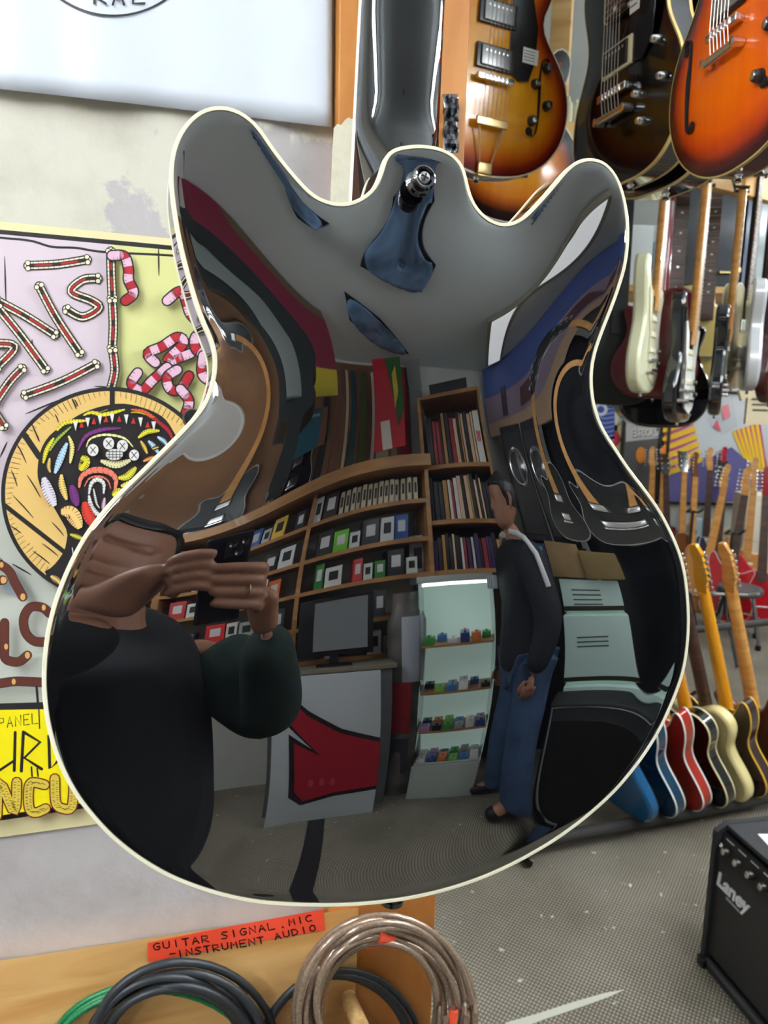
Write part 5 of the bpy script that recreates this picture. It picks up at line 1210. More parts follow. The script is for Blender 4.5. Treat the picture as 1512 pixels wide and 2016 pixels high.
corner_poster(14.5, 2.05, 2.36, 2.74, .50, (120, 20, 52), 'burgundy banner with a yellow lower edge, high above the long shelves', shapes=(([(0, 0), (1, 0), (1, .22), (0, .3)], (190, 170, 30)), ([(0, .9), (.3, .86), (.3, 1), (0, 1)], (96, 84, 60))), name='banner', cat='banner')
corner_poster(14, 2.1, 2.18, 2.34, .36, (20, 84, 100), 'teal picture between brown frames under the burgundy banner', name='picture', cat='picture', shapes=(([(0, 0), (.16, 0), (.16, 1), (0, 1)], (110, 66, 34)), ([(.84, 0), (1, 0), (1, 1), (.84, 1)], (110, 66, 34)), ([(.2, .8), (.8, .86), (.8, .92), (.2, .86)], (130, 160, 170))))
corner_poster(33.5, 2.36, 2.12, 2.68, .26, (176, 22, 38), 'red and green picture sheet by the corner of the rear wall', shapes=(([(0, 1), (.55, 1), (.2, .2), (0, .4)], (40, 90, 34)), ([(.2, .9), (.34, .8), (.3, .4), (.16, .6)], (196, 170, 40)), ([(.4, 0), (.7, 0), (.8, .3), (.5, .3)], (210, 200, 190))))
# corner pillar and rear shelving on its right
pp = bh(39.3, 2.62, CEIL/2); struct(bobj('pillar', fr_at(pp), (.13, .10, CEIL), plain(128, 132, 132, .6)))
dv = bobj('wall_dispenser', fr_at(bh(38.3, 2.50, 1.50)), (.11, .06, .26), plain(206, 210, 226, .4), 'pale upright device with a dark window fixed to the grey pillar', 'device'); q = MB(); q.box((0, -.031, .01), (.05, .002, .11), None); q.build('dark_window', BLACK, dv)
Bc = bh(46.5, 2.54, 0); MBf = fr_at(Bc); rootB = empty('shelf_unit', MBf, 'short wooden shelf unit of records and books beside the grey pillar', 'shelf')
WB = .56
for z in (1.42, 1.68, 1.98, 2.4): b = MB(); b.box((0, 0, z), (WB, .3, .024), None, .002); b.build('shelf', SHW, rootB)
for x_ in (-WB/2, WB/2): b = MB(); b.box((x_, 0, 1.2), (.026, .3, 2.4), None, .002); b.build('upright', SHW, rootB)
b = MB(); b.box((0, .155, 1.2), (WB, .01, 2.4)); b.build('rear_panel', plain(60, 46, 36, .7), rootB)
random.seed(5)
for zi, (z, hh) in enumerate(((1.432, .19), (1.692, .24), (1.992, .30))):
    x = -WB/2 + .03; k = 0
    while x < WB/2 - .05:
        w_ = random.uniform(.014, .034) * (2.6 if (zi == 2 and k == 0) else 1); c = random.choice([(26, 26, 30), (30, 30, 36), (210, 206, 200), (60, 44, 92), (40, 38, 40), (214, 180, 150), (150, 40, 50), (36, 36, 44), (176, 130, 70)])
        if zi == 2 and k == 0: c = (226, 222, 216)
        h_ = hh*random.uniform(.8, 1); b = MB(); b.box((x + w_/2, -.03, z + h_/2), (w_ - .002, .2, h_), None, .001); o = b.build('record_sleeve' if zi == 2 else 'book', plain(*c, .4), None, M=MBf); recentre(o)
        row_ = ('lowest', 'middle', 'top')[zi]; cn = {(26, 26, 30): 'black', (30, 30, 36): 'black', (40, 38, 40): 'black', (36, 36, 44): 'black', (210, 206, 200): 'white', (226, 222, 216): 'white', (60, 44, 92): 'violet', (214, 180, 150): 'peach', (150, 40, 50): 'red', (176, 130, 70): 'tan'}[c]
        if zi == 2 and k == 0:
            tag(o, 'wide white sleeve with a red emblem, first beside the grey pillar', 'record'); q = MB(); q.mi = 0
            for j in range(3): q.box((x + w_/2 + (j-1)*w_*.2, -.1312, z + h_*.5), (w_*.14, .001, h_*.2), None)
            q2 = q.build('red_emblem', plain(200, 40, 50, .4), o, M=MBf); q2.matrix_parent_inverse = Matrix.Translation(-o.location)
        else: tag(o, '%s spine on the %s shelf of the short unit by the pillar' % (cn, row_), 'record' if zi == 2 else 'book', '%s spines on the %s shelf of the short unit' % (cn, row_))
        x += w_ + random.uniform(0, .006); k += 1
b = MB(); b.box((0, .02, 2.46), (.36, .2, .09), None, .004); o = b.build('flight_case', CASE, None, M=MBf); tag(recentre(o), 'black equipment case on top of the short shelf unit', 'case')
# red and white painted board, counter and monitor
ct = bobj('counter_cabinet', fr_at(bh(25, 2.06, .50)) , (.66, .16, 1.0), plain(96, 98, 100, .5), 'grey counter cabinet holding the dark monitor, behind the red and white board', 'cabinet')
b = MB(); b.box((0, -.02, .51), (.70, .18, .024), None, .004); b.build('worktop', plain(120, 110, 96, .4), ct)
Ms = fr_at(bh(24.5, 1.90, .50)) @ Matrix.Rotation(-.05, 4, 'X')
sg = bobj('painted_board', Ms, (.56, .02, 1.0), plain(176, 180, 184, .5), 'white board with a dark red jagged shape standing on the floor', 'sign')
ink = Ink(lambda x, y, z: Ms @ Vector(((x-.5)*.56, -.0108 - z*.0003, (y-.5)*1.0)))
DRK, MRN = (24, 14, 18), (150, 14, 34)
ink.fill([(-.0, .60), (.35, .68), (.65, .80), (.95, .97), (.86, .72), (.62, .55), (.84, .66), (.82, .20), (.70, .13), (.40, .18), (.0, .20)], DRK)
ink.fill([(.0, .57), (.36, .65), (.66, .77), (.90, .92), (.82, .72), (.54, .50), (.79, .60), (.77, .24), (.68, .16), (.40, .21), (.0, .23)], MRN)
for k in range(3): ink.ell(.42 + k*.1, .30, .025, .03, (170, 60, 80), 10)
q = ink.done('painted_shape', PAPER, sg); q.matrix_parent_inverse = Ms.inverted()
mn = empty('monitor', fr_at(bh(26, 2.07, 1.035)), 'dark desktop monitor with a grey screen on the counter cabinet', 'monitor')
b = MB(); b.box((0, 0, .19), (.42, .03, .30), None, .006); b.build('casing', BLACK, mn)
b = MB(); b.box((-.03, -.0165, .195), (.30, .003, .25), None); b.build('screen', mat('grey_screen', S(60, 64, 66), .3, emit=S(110, 114, 116), es=.6), mn)
b = MB(); b.box((0, .0, .025), (.05, .03, .05)); b.box((0, 0, -.017), (.2, .12, .012), None, .003); b.build('monitor_foot', BLACK, mn)
# wrapped roll leaning in the corner
b = MB(); c = bh(36.6, 2.20, 0); rows = []
for i in range(20):
    t = i/19; r_ = .10 * (1 + .10*math.sin(t*9)) * (1 if t < .9 else .75)
    rows.append([c + Vector((r_*math.cos(a)*(1 + .08*math.sin(a*3 + t*5)), r_*.8*math.sin(a), 1.34*t + .002)) for a in np.linspace(0, 2*PI, 22, endpoint=False)])
b.grid(rows, close=True); b.poly(rows[-1]); b.poly(rows[0]); wrp = tag(recentre(b.build('wrapped_roll', mat('cloudy_plastic', S(112, 106, 102), .3, noise=.5, nscale=8, bump=.4, bscale=14), None)), 'tall roll wrapped in cloudy plastic standing left of the lit glass showcase', 'roll')
for z_, h_, c_, l_ in ((.72, .34, (150, 24, 34), 'red_patch'), (1.06, .34, (176, 178, 190), 'pale_patch'), (.36, .3, (56, 56, 66), 'dark_patch')):
    b = MB(); M3 = fr_at(c).to_3x3(); rows = []
    for i in range(6):
        rows.append([c + M3 @ Vector((.115*math.sin(a), -.092*math.cos(a) - .004, z_ - h_/2 + h_*i/5)) for a in np.linspace(-.8 if 'pale' in l_ else -.2, .25 if 'pale' in l_ else .8, 8)])
    b.grid(rows); q = b.build(l_, plain(*c_, .5), wrp); q.matrix_parent_inverse = Matrix.Translation(-wrp.location)
# lit glass showcase with small pedals
Sc = bh(43.8, 2.17, 0); MS = fr_at(Sc); SW, SD = .40, .28
rootS = empty('glass_showcase', MS, 'brightly lit glass showcase of small pedals beside the wrapped roll', 'showcase')
GLASS = mat('clear_glass', (.92, .97, .95), .02, ior=1.45, trans=1.0)
MINT = mat('lit_white_back', S(200, 222, 214), .6, emit=(.72, 1, .9), es=.4)
b = MB(); b.box((0, 0, .15), (SW, SD, .30), None, .004); b.build('plinth', plain(176, 184, 180, .4), rootS)
b = MB(); b.box((0, SD/2 - .006, .84), (SW, .01, 1.08)); b.build('lit_back', MINT, rootS)
for x_ in (-SW/2 + .004, SW/2 - .004): b = MB(); b.box((x_, 0, .84), (.006, SD - .02, 1.08)); b.build('glass_side', GLASS, rootS)
for z_ in (.31, .56, .82, 1.08): b = MB(); b.box((0, 0, z_), (SW - .02, SD - .03, .012), None); b.build('shelf', SHW if z_ > .5 else plain(190, 196, 192, .4), rootS)
b = MB(); b.box((0, 0, 1.39), (SW + .01, SD + .01, .03), None, .004); b.build('top_panel', plain(170, 176, 172, .35), rootS)
b = MB(); b.box((0, -SD/2 + .03, 1.367), (SW - .04, .02, .012)); b.build('light_strip', mat('led_strip', (1, 1, 1), emit=(.8, 1, .95), es=14), rootS)
random.seed(9)
pc = [(230, 232, 230), (60, 140, 60), (40, 60, 120), (60, 120, 180), (30, 30, 34), (200, 200, 206), (120, 190, 80), (170, 130, 180), (150, 150, 150), (210, 120, 60)]
pn_ = ['white', 'green', 'navy', 'blue', 'black', 'silver', 'lime', 'lilac', 'grey', 'orange']
for zi, z_ in enumerate((.317, .567, .827, 1.087)):
    for i in range(6):
        for j in range(2):
            if zi > 1 and (i + j + zi) % 4 == 3: continue
            c_i = (i*3 + j*5 + zi*2) % 10; b = MB(); h_ = random.uniform(.025, .05)
            x_, y_ = -SW/2 + .045 + i*.062, -.075 + j*.105
            b.box((x_, y_, z_ + h_/2), (.05, .085, h_), None, .004); b.lathe((x_, y_ - .02, z_ + h_), UP, [(.0001, 0), (.008, 0), (.007, .01), (0, .011)], 8)
            o = b.build('effects_pedal', plain(*pc[c_i], .3), None, M=MS); recentre(o)
            tag(o, '%s pedal on the %s level of the lit glass showcase' % (pn_[c_i], ('lowest', 'second', 'third', 'top')[zi]), 'pedal', '%s pedals on the %s level of the showcase' % (pn_[c_i], ('lowest', 'second', 'third', 'top')[zi]))
# right of the man: pale lit chest counters, cartons, a black combo
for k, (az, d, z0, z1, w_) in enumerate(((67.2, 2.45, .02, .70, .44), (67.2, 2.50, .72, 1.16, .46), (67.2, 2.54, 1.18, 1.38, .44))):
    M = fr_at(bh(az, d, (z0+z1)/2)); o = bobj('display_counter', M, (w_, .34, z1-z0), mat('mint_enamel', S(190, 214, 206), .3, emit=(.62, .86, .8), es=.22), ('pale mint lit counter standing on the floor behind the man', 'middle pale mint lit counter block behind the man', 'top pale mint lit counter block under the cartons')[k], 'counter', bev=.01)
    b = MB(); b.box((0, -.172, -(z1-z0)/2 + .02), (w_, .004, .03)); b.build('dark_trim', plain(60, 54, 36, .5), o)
    b = MB()
    for j in range(2 + k): b.box((.02, -.1722, (z1-z0)*.18 - j*.03), (w_*.5, .003, .008))
    b.build('dark_lines', plain(90, 104, 100, .5), o)
bobj('cardboard_box', fr_at(bh(64.3, 2.48, 1.49)), (.28, .28, .20), mat('brown_card', S(150, 122, 82), .7, noise=.15, nscale=6), 'brown cardboard carton on the pale counter, nearer the man', 'box', bev=.004)
bobj('cardboard_box', fr_at(bh(70.6, 2.45, 1.47)), (.24, .28, .17), mat('brown_card_dark', S(134, 110, 66), .7, noise=.15, nscale=6), 'flatter brown carton on the pale counter, farther from the man', 'box', bev=.004)
cb = bobj('combo_amplifier', fr_at(bh(66.5, 2.02, .36)), (.44, .26, .71), VIN, 'black combo amplifier with a pale edge in front of the mint counters', 'amplifier', bev=.02)
b = MB(); b.box((0, -.132, -.03), (.38, .006, .56), None, .003); b.build('speaker_grille', BLACK, cb); b = MB(); b.tube([(-.2, -.134, -.3), (-.2, -.134, .33), (.2, -.134, .33), (.2, -.134, -.3)], .006, 6); b.build('piping', plain(150, 160, 158, .4), cb)
bl = corner_poster(64, 2.95, 2.28, 2.73, 1.0, (70, 92, 160), 'blue and cream picture banner high behind the man', name='banner', cat='banner', shapes=(([(0, 0), (1, 0), (1, .18), (0, .22)], (196, 160, 130)), ([(0, .22), (1, .18), (1, .55), (0, .5)], (150, 128, 150)), ([(.3, .25), (.5, .25), (.5, .45), (.3, .48)], (90, 50, 60)), ([(.7, .22), (.78, .22), (.78, .6), (.7, .6)], (60, 44, 70))))
for k, (az, z0, z1) in enumerate(((59.8, 1.62, 2.28), (65.8, 1.62, 2.28))):
    cbn = bobj('speaker_cabinet', fr_at(bh(az, 2.93, (z0+z1)/2)), (.28, .26, z1-z0), VIN, ('black speaker cabinet on the dark rack behind the man', 'black speaker cabinet farther along the dark rack behind the man')[k], 'speaker', bev=.015)
    b = MB(); b.box((0, -.132, 0), (.24, .006, z1-z0-.08), None, .003); b.build('speaker_grille', plain(40, 38, 42, .4), cbn); b = MB(); b.lathe((0, -.135, .1), (0, -1, 0), [(.0001, 0), (.09, 0), (.10, .006), (.11, .0)], 28); b.build('speaker_ring', CHROME, cbn)
dr = bobj('dark_rack', fr_at(bh(62.8, 2.93, .80)), (.62, .28, 1.62), plain(26, 26, 32, .4), 'tall black rack behind the mint counters carrying two speaker cabinets', 'rack', bev=.01)
for az_, z_, c_, l_ in ((57, 1.25, (70, 70, 110), 'violet and orange lit card on the black rack'),):
    corner_poster(59, 2.77, 1.44, 1.60, .14, c_, l_, name='display_card', cat='card', shapes=(([(.3, .2), (.7, .2), (.7, .6), (.3, .6)], (210, 110, 70)), ([(.2, .75), (.8, .75), (.8, .9), (.2, .9)], (80, 180, 200))))
# crumpled blue sheets tacked under the ceiling and a pale light panel
def csheet(name, poly, z, m_, label, cat, wob=.0, th=.01):
    b = MB(); pl = resample(poly, 48); c = pl.mean(0); rows = []
    random.seed(4)
    for q in (1, .85, .7, .55, .4, .25, .1): rows.append([Vector((*(c + (p - c)*q), z - wob*(1-q)*.4 - wob*.5*abs(math.sin(i*.8 + q*9)))) for i, p in enumerate(pl)])
    b.grid(rows, close=True); b.poly(rows[-1]); o = b.build(name, m_, None, smooth=80); md = o.modifiers.new('t', 'SOLIDIFY'); md.thickness = .004
    return tag(recentre(o), label, cat)

gbk = bh(79.5, 2.0, 0); Mg_ = fr_at(gbk); b = MB(); pl_ = resample(np.array([(0, 0), (.18, .02), (.24, .12), (.24, .30), (.19, .44), (.18, .55), (.21, .66), (.18, .78), (.10, .84), (.07, .95), (.065, 1.62), (0, 1.68), (-.065, 1.62), (-.07, .95), (-.10, .84), (-.18, .78), (-.21, .66), (-.18, .55), (-.19, .44), (-.24, .30), (-.24, .12), (-.18, .02)]), 70)
b.prism([(x, z) for x, z in pl_], lambda x, z: (x, -.07, z + .002), lambda x, z: (x, .07, z + .002)); gb2 = b.build('gig_bag', mat('black_nylon', S(14, 15, 20), .6, bump=.2, bscale=40), None, M=Mg_); tag(recentre(gb2), 'added black gig bag darkening the far right of the mirrored shop', 'bag')  # added bag: keeps the mirrored right rim dark and blocks lamps there
b = MB(); b.tube([(-.05, -.08, .50), (-.04, -.13, .56), (.04, -.13, .56), (.05, -.08, .50)], .012, 8); q = b.build('carry_handle', plain(120, 122, 134, .5), gb2, M=Mg_); q.matrix_parent_inverse = Matrix.Translation(-gb2.location)
b = MB(); b.box((.12, -.074, .35), (.06, .006, .30), None, .002); q = b.build('grey_strip', plain(120, 122, 140, .4), gb2, M=Mg_); q.matrix_parent_inverse = Matrix.Translation(-gb2.location)

hc = bh(10, 1.75, 0); Mh = fr_at(hc); b = MB(); b.prism([(x*.75, z*.27) for x, z in pl_], lambda x, z: (x, -.06, 2.40 - z), lambda x, z: (x, .06, 2.40 - z)); o = b.build('instrument_bag', mat('dark_green_nylon', S(16, 24, 24), .35, bump=.3, bscale=30), None, M=Mh); tag(recentre(o), 'dark green-black instrument bag hanging from the ceiling above the photographer', 'bag')
b = MB(); b.tube([(0, 0, 2.39), (0, 0, CEIL)], .006, 6); q = b.build('hanging_cord', BLACK, o, M=Mh); q.matrix_parent_inverse = Matrix.Translation(-o.location)
b = MB(); b.box((.03, -.064, 2.26), (.13, .006, .10), None, .004); q = b.build('grey_pocket', plain(120, 128, 126, .35), o, M=Mh); q.matrix_parent_inverse = Matrix.Translation(-o.location)
cp_ = bh(79, 3.05, 0); Mc = fr_at(cp_); b = MB()  # added dark backdrop, so the lacquer mirrors black instead of pale wall
b.grid([[(x, .025*math.sin(x*26), z) for x in np.linspace(-.5, .5, 60)] for z in (.02, 2.45)]); o = b.build('added_dark_backdrop', mat('black_drape', S(26, 26, 32), .8), None, M=Mc, smooth=80); md = o.modifiers.new('t', 'SOLIDIFY'); md.thickness = .004; tag(recentre(o), 'added black backdrop curtain behind the mint counters', 'curtain')
b = MB(); b.tube([(-.55, 0, 2.46), (.55, 0, 2.46)], .012, 8); b.tube([(0, 0, 2.46), (0, 0, CEIL)], .008, 6); q = b.build('curtain_rail', CHROME, o, M=Mc); q.matrix_parent_inverse = Matrix.Translation(-o.location)
for k, (az_, l_) in enumerate(((68, 'black guitar hung on the dark backdrop, nearer the speaker cabinets'), (75, 'black guitar hung on the dark backdrop, farther from the speaker cabinets'))):
    p_ = bh(az_, 2.66, 1.78); Mq = fr_at(p_); guitar('electric_guitar', l_, Mq, 'single', body=GLOSSBLACK, pickups=((.0, 'hum'), (.1, 'hum')), strings=False, detail=False, nl=-.14, bind=PG, head='three')

t0_, t1_ = bh(24, 2.2, .0012), bh(24, 1.0, .0012)
o = beam_between('floor_tape', t0_, t1_, .085, .0012, plain(24, 24, 28, .6), 'black tape strip running over the carpet from the red and white board', 'tape', bev=0)
b = MB(); b.lathe(bh(17.5, 1.35, 0), UP, [(.0001, .0015), (.03, .0014), (.045, .0012), (.05, .0002)], 14); tag(recentre(b.build('floor_stain', plain(30, 28, 28, .8), None)), 'dark round stain on the carpet left of the black tape strip', 'stain')
CS = mat('crumpled_blue_film', S(120, 158, 200), .25, noise=.8, nscale=5, coat=.3)
DKF = plain(12, 14, 18, .6)
for poly, l_ in (([(.74, -.55), (1.08, -.63), (1.18, -.64), (1.20, -.82), (1.02, -.85), (.82, -.78)], 'crumpled blue film in a black border tacked under the ceiling above the camera side'),
                 ([(.86, -1.12), (1.11, -1.22), (1.50, -1.46), (1.25, -1.50), (.95, -1.36)], 'narrower crumpled blue film under the ceiling nearer the corner pillar')):
    o = csheet('ceiling_film', [(x, y) for x, y in poly], CEIL - .012, CS, l_, 'film', .012)
    c = np.array(poly).mean(0); b = MB(); pl = [tuple(c + (np.array(p) - c)*1.13) for p in poly]
    b.prism(pl, lambda x, y: (x, y, CEIL - .0005), lambda x, y: (x, y, CEIL - .006)); q = b.build('black_border', DKF, o); q.matrix_parent_inverse = Matrix.Translation(-o.location)
LPn = mat('diffuser', (.95, .97, 1), .4, emit=(.93, .97, 1), es=1.0)
pa, pb = Vector((1.95, -.72, CEIL - .03)), Vector((2.45, -1.12, CEIL - .03))
o = beam_between('ceiling_panel', pa, pb, .20, .03, plain(150, 146, 130, .5), 'long pale light panel on the ceiling behind the man', 'lamp')
q = MB(); q.box((0, 0, -.017), ((pb-pa).length - .04, .14, .006), None, .002); q.build('diffuser', LPn, o)
# ------------------------------------------------------------ people
def skin_mesh(pts, edges, rad, sub=2, root=0):
    me = bpy.data.meshes.new('skin'); me.from_pydata([tuple(p) for p in pts], edges, []); o = bpy.data.objects.new('skin_tmp', me); C.objects.link(o)
    m_ = o.modifiers.new('s', 'SKIN'); m_.use_smooth_shade = True; m_.branch_smoothing = .6
    for i, r in enumerate(rad):
        me.skin_vertices[0].data[i].radius = (r, r) if not hasattr(r, '__len__') else r
    me.skin_vertices[0].data[root].use_root = True
    s_ = o.modifiers.new('d', 'SUBSURF'); s_.levels = sub; s_.render_levels = sub
    bpy.context.view_layer.update()
    r = bpy.data.meshes.new_from_object(o.evaluated_get(bpy.context.evaluated_depsgraph_get())); bpy.data.objects.remove(o); return r
def join_meshes(name, meshes, mats, parent=None, voxel=None, smooth=None):
    bm = bmesh.new()
    for me in meshes:
        bm.from_mesh(me)
    me = bpy.data.meshes.new(name); 
    for f in bm.faces: f.smooth = True; f.material_index = 0
    bm.to_mesh(me); bm.free(); me.materials.append(mats); o = bpy.data.objects.new(name, me); C.objects.link(o)
    if parent: o.parent = parent
    if voxel:
        r = o.modifiers.new('r', 'REMESH'); r.mode = 'VOXEL'; r.voxel_size = voxel; r.use_smooth_shade = True
        s_ = o.modifiers.new('s', 'SMOOTH'); s_.iterations = smooth or 3; s_.factor = .5
    return o
def head_mesh(c, yaw, h=.235, tilt=0.0):
    """head with brow, nose, lips, chin and ears; looks along -y before turning by yaw"""
    b = MB(); rows = []; n = 40; NV = 36
    for i in range(NV + 1):
        t = i/NV; z = h*(t - .5)*1.0; a = PI*(t)
        # depth/width profile from chin (t=0) to crown (t=1)
        wd = np.interp(t, [0, .06, .15, .3, .5, .65, .8, .92, 1], [.012, .034, .048, .060, .070, .074, .068, .045, .002])
        fr_ = np.interp(t, [0, .06, .15, .3, .5, .65, .8, .92, 1], [.070, .086, .088, .088, .088, .092, .086, .056, .002])
        bk = np.interp(t, [0, .06, .15, .3, .5, .65, .8, .92, 1], [-.02, .0, .03, .068, .094, .102, .094, .062, .002])
        row = []
        for k in range(n):
            an = 2*PI*k/n; x = wd*math.sin(an); cy = -math.cos(an)
            y = (cy*fr_ if cy < 0 else cy*max(bk, .01)) + (0 if bk > 0 else 0)
            fx = x/.03
            if cy < 0:
                nose = math.exp(-(x/.010)**2)*np.interp(t, [.28, .33, .36, .52, .56], [0, .022, .024, .004, 0]); y -= nose
                lips = math.exp(-(x/.020)**2)*(math.exp(-((t-.245)/.018)**2) + .9*math.exp(-((t-.205)/.02)**2))*.006; y -= lips
                eye = math.exp(-((abs(x)-.030)/.014)**2)*math.exp(-((t-.50)/.035)**2)*.012; y += eye
                brow = math.exp(-((abs(x)-.028)/.022)**2)*math.exp(-((t-.57)/.03)**2)*.005; y -= brow
            row.append((x, y, z))
        rows.append(row)
    b.grid(rows, close=True); b.poly(rows[0]); b.poly(rows[-1])
    for s_ in (-1, 1):
        b.tube([(s_*.070, .012, -.028), (s_*.078, .020, -.012), (s_*.084, .024, .010), (s_*.082, .018, .026), (s_*.074, .006, .022), (s_*.072, .004, .0)], [.005, .007, .008, .008, .006, .004], 8)
        e_ = MB
        b.lathe((s_*.030, -.072, 0), (0, -1, 0), [(.0001, .0), (.012, 0), (.011, .005), (.006, .009), (.0001, .010)], 14)
    M = Matrix.Translation(c) @ Matrix.Rotation(yaw, 4, 'Z') @ Matrix.Rotation(tilt, 4, 'X')
    bmesh.ops.recalc_face_normals(b.bm, faces=b.bm.faces[:]); b.bm.transform(M); me = bpy.data.meshes.new('h'); b.bm.to_mesh(me); b.bm.free(); return me, M
def hair_mesh(M, m_, parent, cover=.62, h=.235):
    b = MB(); rows = []; n = 44
    for i in range(22):
        t = .40 + .60*i/21; z = h*(t - .5)
        wd = np.interp(t, [.3, .5, .65, .8, .92, 1], [.064, .076, .081, .076, .053, .004]); fr_ = np.interp(t, [.3, .5, .65, .8, .92, 1], [.02, .03, .094, .092, .064, .004]); bk = np.interp(t, [.3, .5, .65, .8, .92, 1], [.078, .103, .112, .104, .072, .004])
        row = []
        for k in range(n):
            an = 2*PI*k/n; cy = -math.cos(an); hl = np.interp(t, [.4, .60, .70, .76], [.12, .10, .0, 0.])
            yy = cy*fr_ if cy < 0 else cy*bk
            if t < .72 and cy < -.05: yy = max(yy, -.02 - .07*max(0, t-.45)); 
            w2 = 1 + .035*math.sin(an*13 + t*30)
            row.append((wd*math.sin(an)*w2, yy*w2, z + (.008 if t > .97 else 0)))
        rows.append(row)
    b.grid(rows, close=True); b.poly(rows[-1]); b.poly(rows[0]); return b.build('hair', m_, parent, smooth=80, M=M)
def hand_chain(w, p, f, side, up, r=.0085, curl=.5, spread=.019, ln=.075):
    """wrist w, palm direction p, palm normal f (towards the curl), side vector across the knuckles"""
    pts = [w, w + p*.035, w + p*.075]; ed = [(0, 1), (1, 2)]; rad = [(.026, .018), (.036, .015), (.040, .013)]
    meshes = [skin_mesh(pts, ed, rad, 2)]
    for i, l_ in enumerate((.92, 1.0, .96, .78)):
        k = w + p*.070 + side*((i-1.5)*spread); q = [k - p*.02, k]; d = p.copy(); a = curl
        for s_ in (.45, .32, .26):
            d = (d*math.cos(a) + f*math.sin(a)*1).normalized() if True else d; q.append(q[-1] + d*ln*l_*s_)
            f2 = f; a = curl*.9
            # rotate within the plane p-f
            ang = math.atan2(d.dot(f), d.dot(p)); d = p*math.cos(ang) + f*math.sin(ang)
            d = p*math.cos(ang) + f*math.sin(ang)
        meshes.append(skin_mesh(q, [(j, j+1) for j in range(len(q)-1)], [r*1.05, r*1.1, r, r*.92, r*.8], 2))
    k = w + p*.022 + side*(-.028); q = [k, k - side*.018 + p*.022 + f*.008, k - side*.026 + p*.045 + f*.018, k - side*.022 + p*.068 + f*.024]
    meshes.append(skin_mesh(q, [(0, 1), (1, 2), (2, 3)], [r*1.5, r*1.3, r*1.1, r*.9], 2))
    return meshes
SKIN_ = mat('skin', S(160, 112, 90), .5); HAIRB = mat('dark_hair', S(26, 20, 18), .5, noise=.5, nscale=200)
NAVY = mat('navy_knit', S(18, 22, 32), .75, bump=.3, bscale=30); JEAN = mat('blue_denim', S(52, 78, 112), .8, noise=.35, nscale=9, bump=.3, bscale=18); GREENJ = mat('dark_green_fleece', S(16, 40, 34), .85, bump=.4, bscale=40)
# the man in jeans
mp_ = bh(55, 1.95, 0); fd = Vector((-.86, -.50, 0)).normalized(); yw = math.atan2(fd.x, -fd.y)
RM = Matrix.Rotation(yw, 4, 'Z')                                # local -y = the way he faces
Mman = Matrix.Translation(mp_) @ RM @ Matrix.Scale(1.05, 4)
man = empty('person', Mman, 'man in dark jacket with pale shoulder stripes and blue jeans, mirrored in the black lacquer', 'person')
J = dict(pel=(0, 0, .96), sp=(0, .01, 1.14), ch=(0, .0, 1.32), nk=(0, .005, 1.47), hd=(0, -.005, 1.56), ls=(-.19, .0, 1.41), le=(-.25, .03, 1.14), lw=(-.23, -.07, .90), rs=(.19, .0, 1.41), re=(.25, .03, 1.14), rw=(.23, -.07, .90),
         lh=(-.095, 0, .90), lk=(-.11, -.02, .50), la=(-.12, .02, .10), lt=(-.14, -.12, .04), rh=(.095, 0, .90), rk=(.12, -.04, .50), ra=(.14, .0, .10), rt=(.17, -.14, .04))
def part(keys, edges, rad, sub=2, J_=J): return skin_mesh([J_[k] for k in keys], [(keys.index(a), keys.index(b_)) for a, b_ in edges], [rad[k] for k in keys], sub)
base = part([k for k in J], [('pel', 'sp'), ('sp', 'ch'), ('ch', 'nk'), ('nk', 'hd'), ('ch', 'ls'), ('ls', 'le'), ('le', 'lw'), ('ch', 'rs'), ('rs', 're'), ('re', 'rw'), ('pel', 'lh'), ('lh', 'lk'), ('lk', 'la'), ('la', 'lt'), ('pel', 'rh'), ('rh', 'rk'), ('rk', 'ra'), ('ra', 'rt')],
            dict(pel=.13, sp=.125, ch=.13, nk=.058, hd=.05, ls=.058, le=.042, lw=.030, rs=.058, re=.042, rw=.030, lh=.09, lk=.06, la=.042, lt=.035, rh=.09, rk=.06, ra=.042, rt=.035))
hm_, HM = head_mesh(Vector((0, -.015, 1.635)), 0.0)
hands = []
for s_ in (-1, 1):
    w_ = Vector((s_*.23, -.07, .90)); p_ = Vector((0, -.12, -1)).normalized(); f_ = Vector((-s_*1., 0, 0)); side = Vector((0, -1, .12)).normalized() * -1
    hands += hand_chain(w_, p_, f_, side, None, curl=.45)
join_meshes('body', [base, hm_] + hands, SKIN_, man, voxel=.007, smooth=2)
hair_mesh(HM, HAIRB, man)
J['hem'] = (0, 0, .86)
jk = part(['hem', 'pel', 'sp', 'ch', 'nk', 'ls', 'le', 'lw', 'rs', 're', 'rw'], [('hem', 'pel'), ('pel', 'sp'), ('sp', 'ch'), ('ch', 'nk'), ('ch', 'ls'), ('ls', 'le'), ('le', 'lw'), ('ch', 'rs'), ('rs', 're'), ('re', 'rw')],
          dict(pel=.185, sp=.185, ch=.185, nk=.095, ls=.115, le=.085, lw=.060, rs=.115, re=.085, rw=.060, hem=.16))
jo = join_meshes('jacket', [jk], NAVY, man, voxel=.009, smooth=4)
for s_ in (-1, 1):
    b = MB(); b.tube([(s_*.07, -.05, 1.500), (s_*.13, -.03, 1.490), (s_*.20, -.02, 1.470), (s_*.268, .0, 1.41), (s_*.300, .02, 1.28)], .018, 10, flat=.8); b.build('shoulder_stripe', plain(206, 206, 210, .6), jo)
for k, (x_, z_) in enumerate(((.05, 1.30), (.02, 1.30), (-.012, 1.30), (-.044, 1.30))):
    b = MB(); b.box((x_, -.190, z_), (.014, .024, .055), None, .002); b.build('chest_print', plain(170, 172, 180, .6), jo)
J['lc'] = (-.12, .02, .045); J['rc'] = (.14, .0, .045)
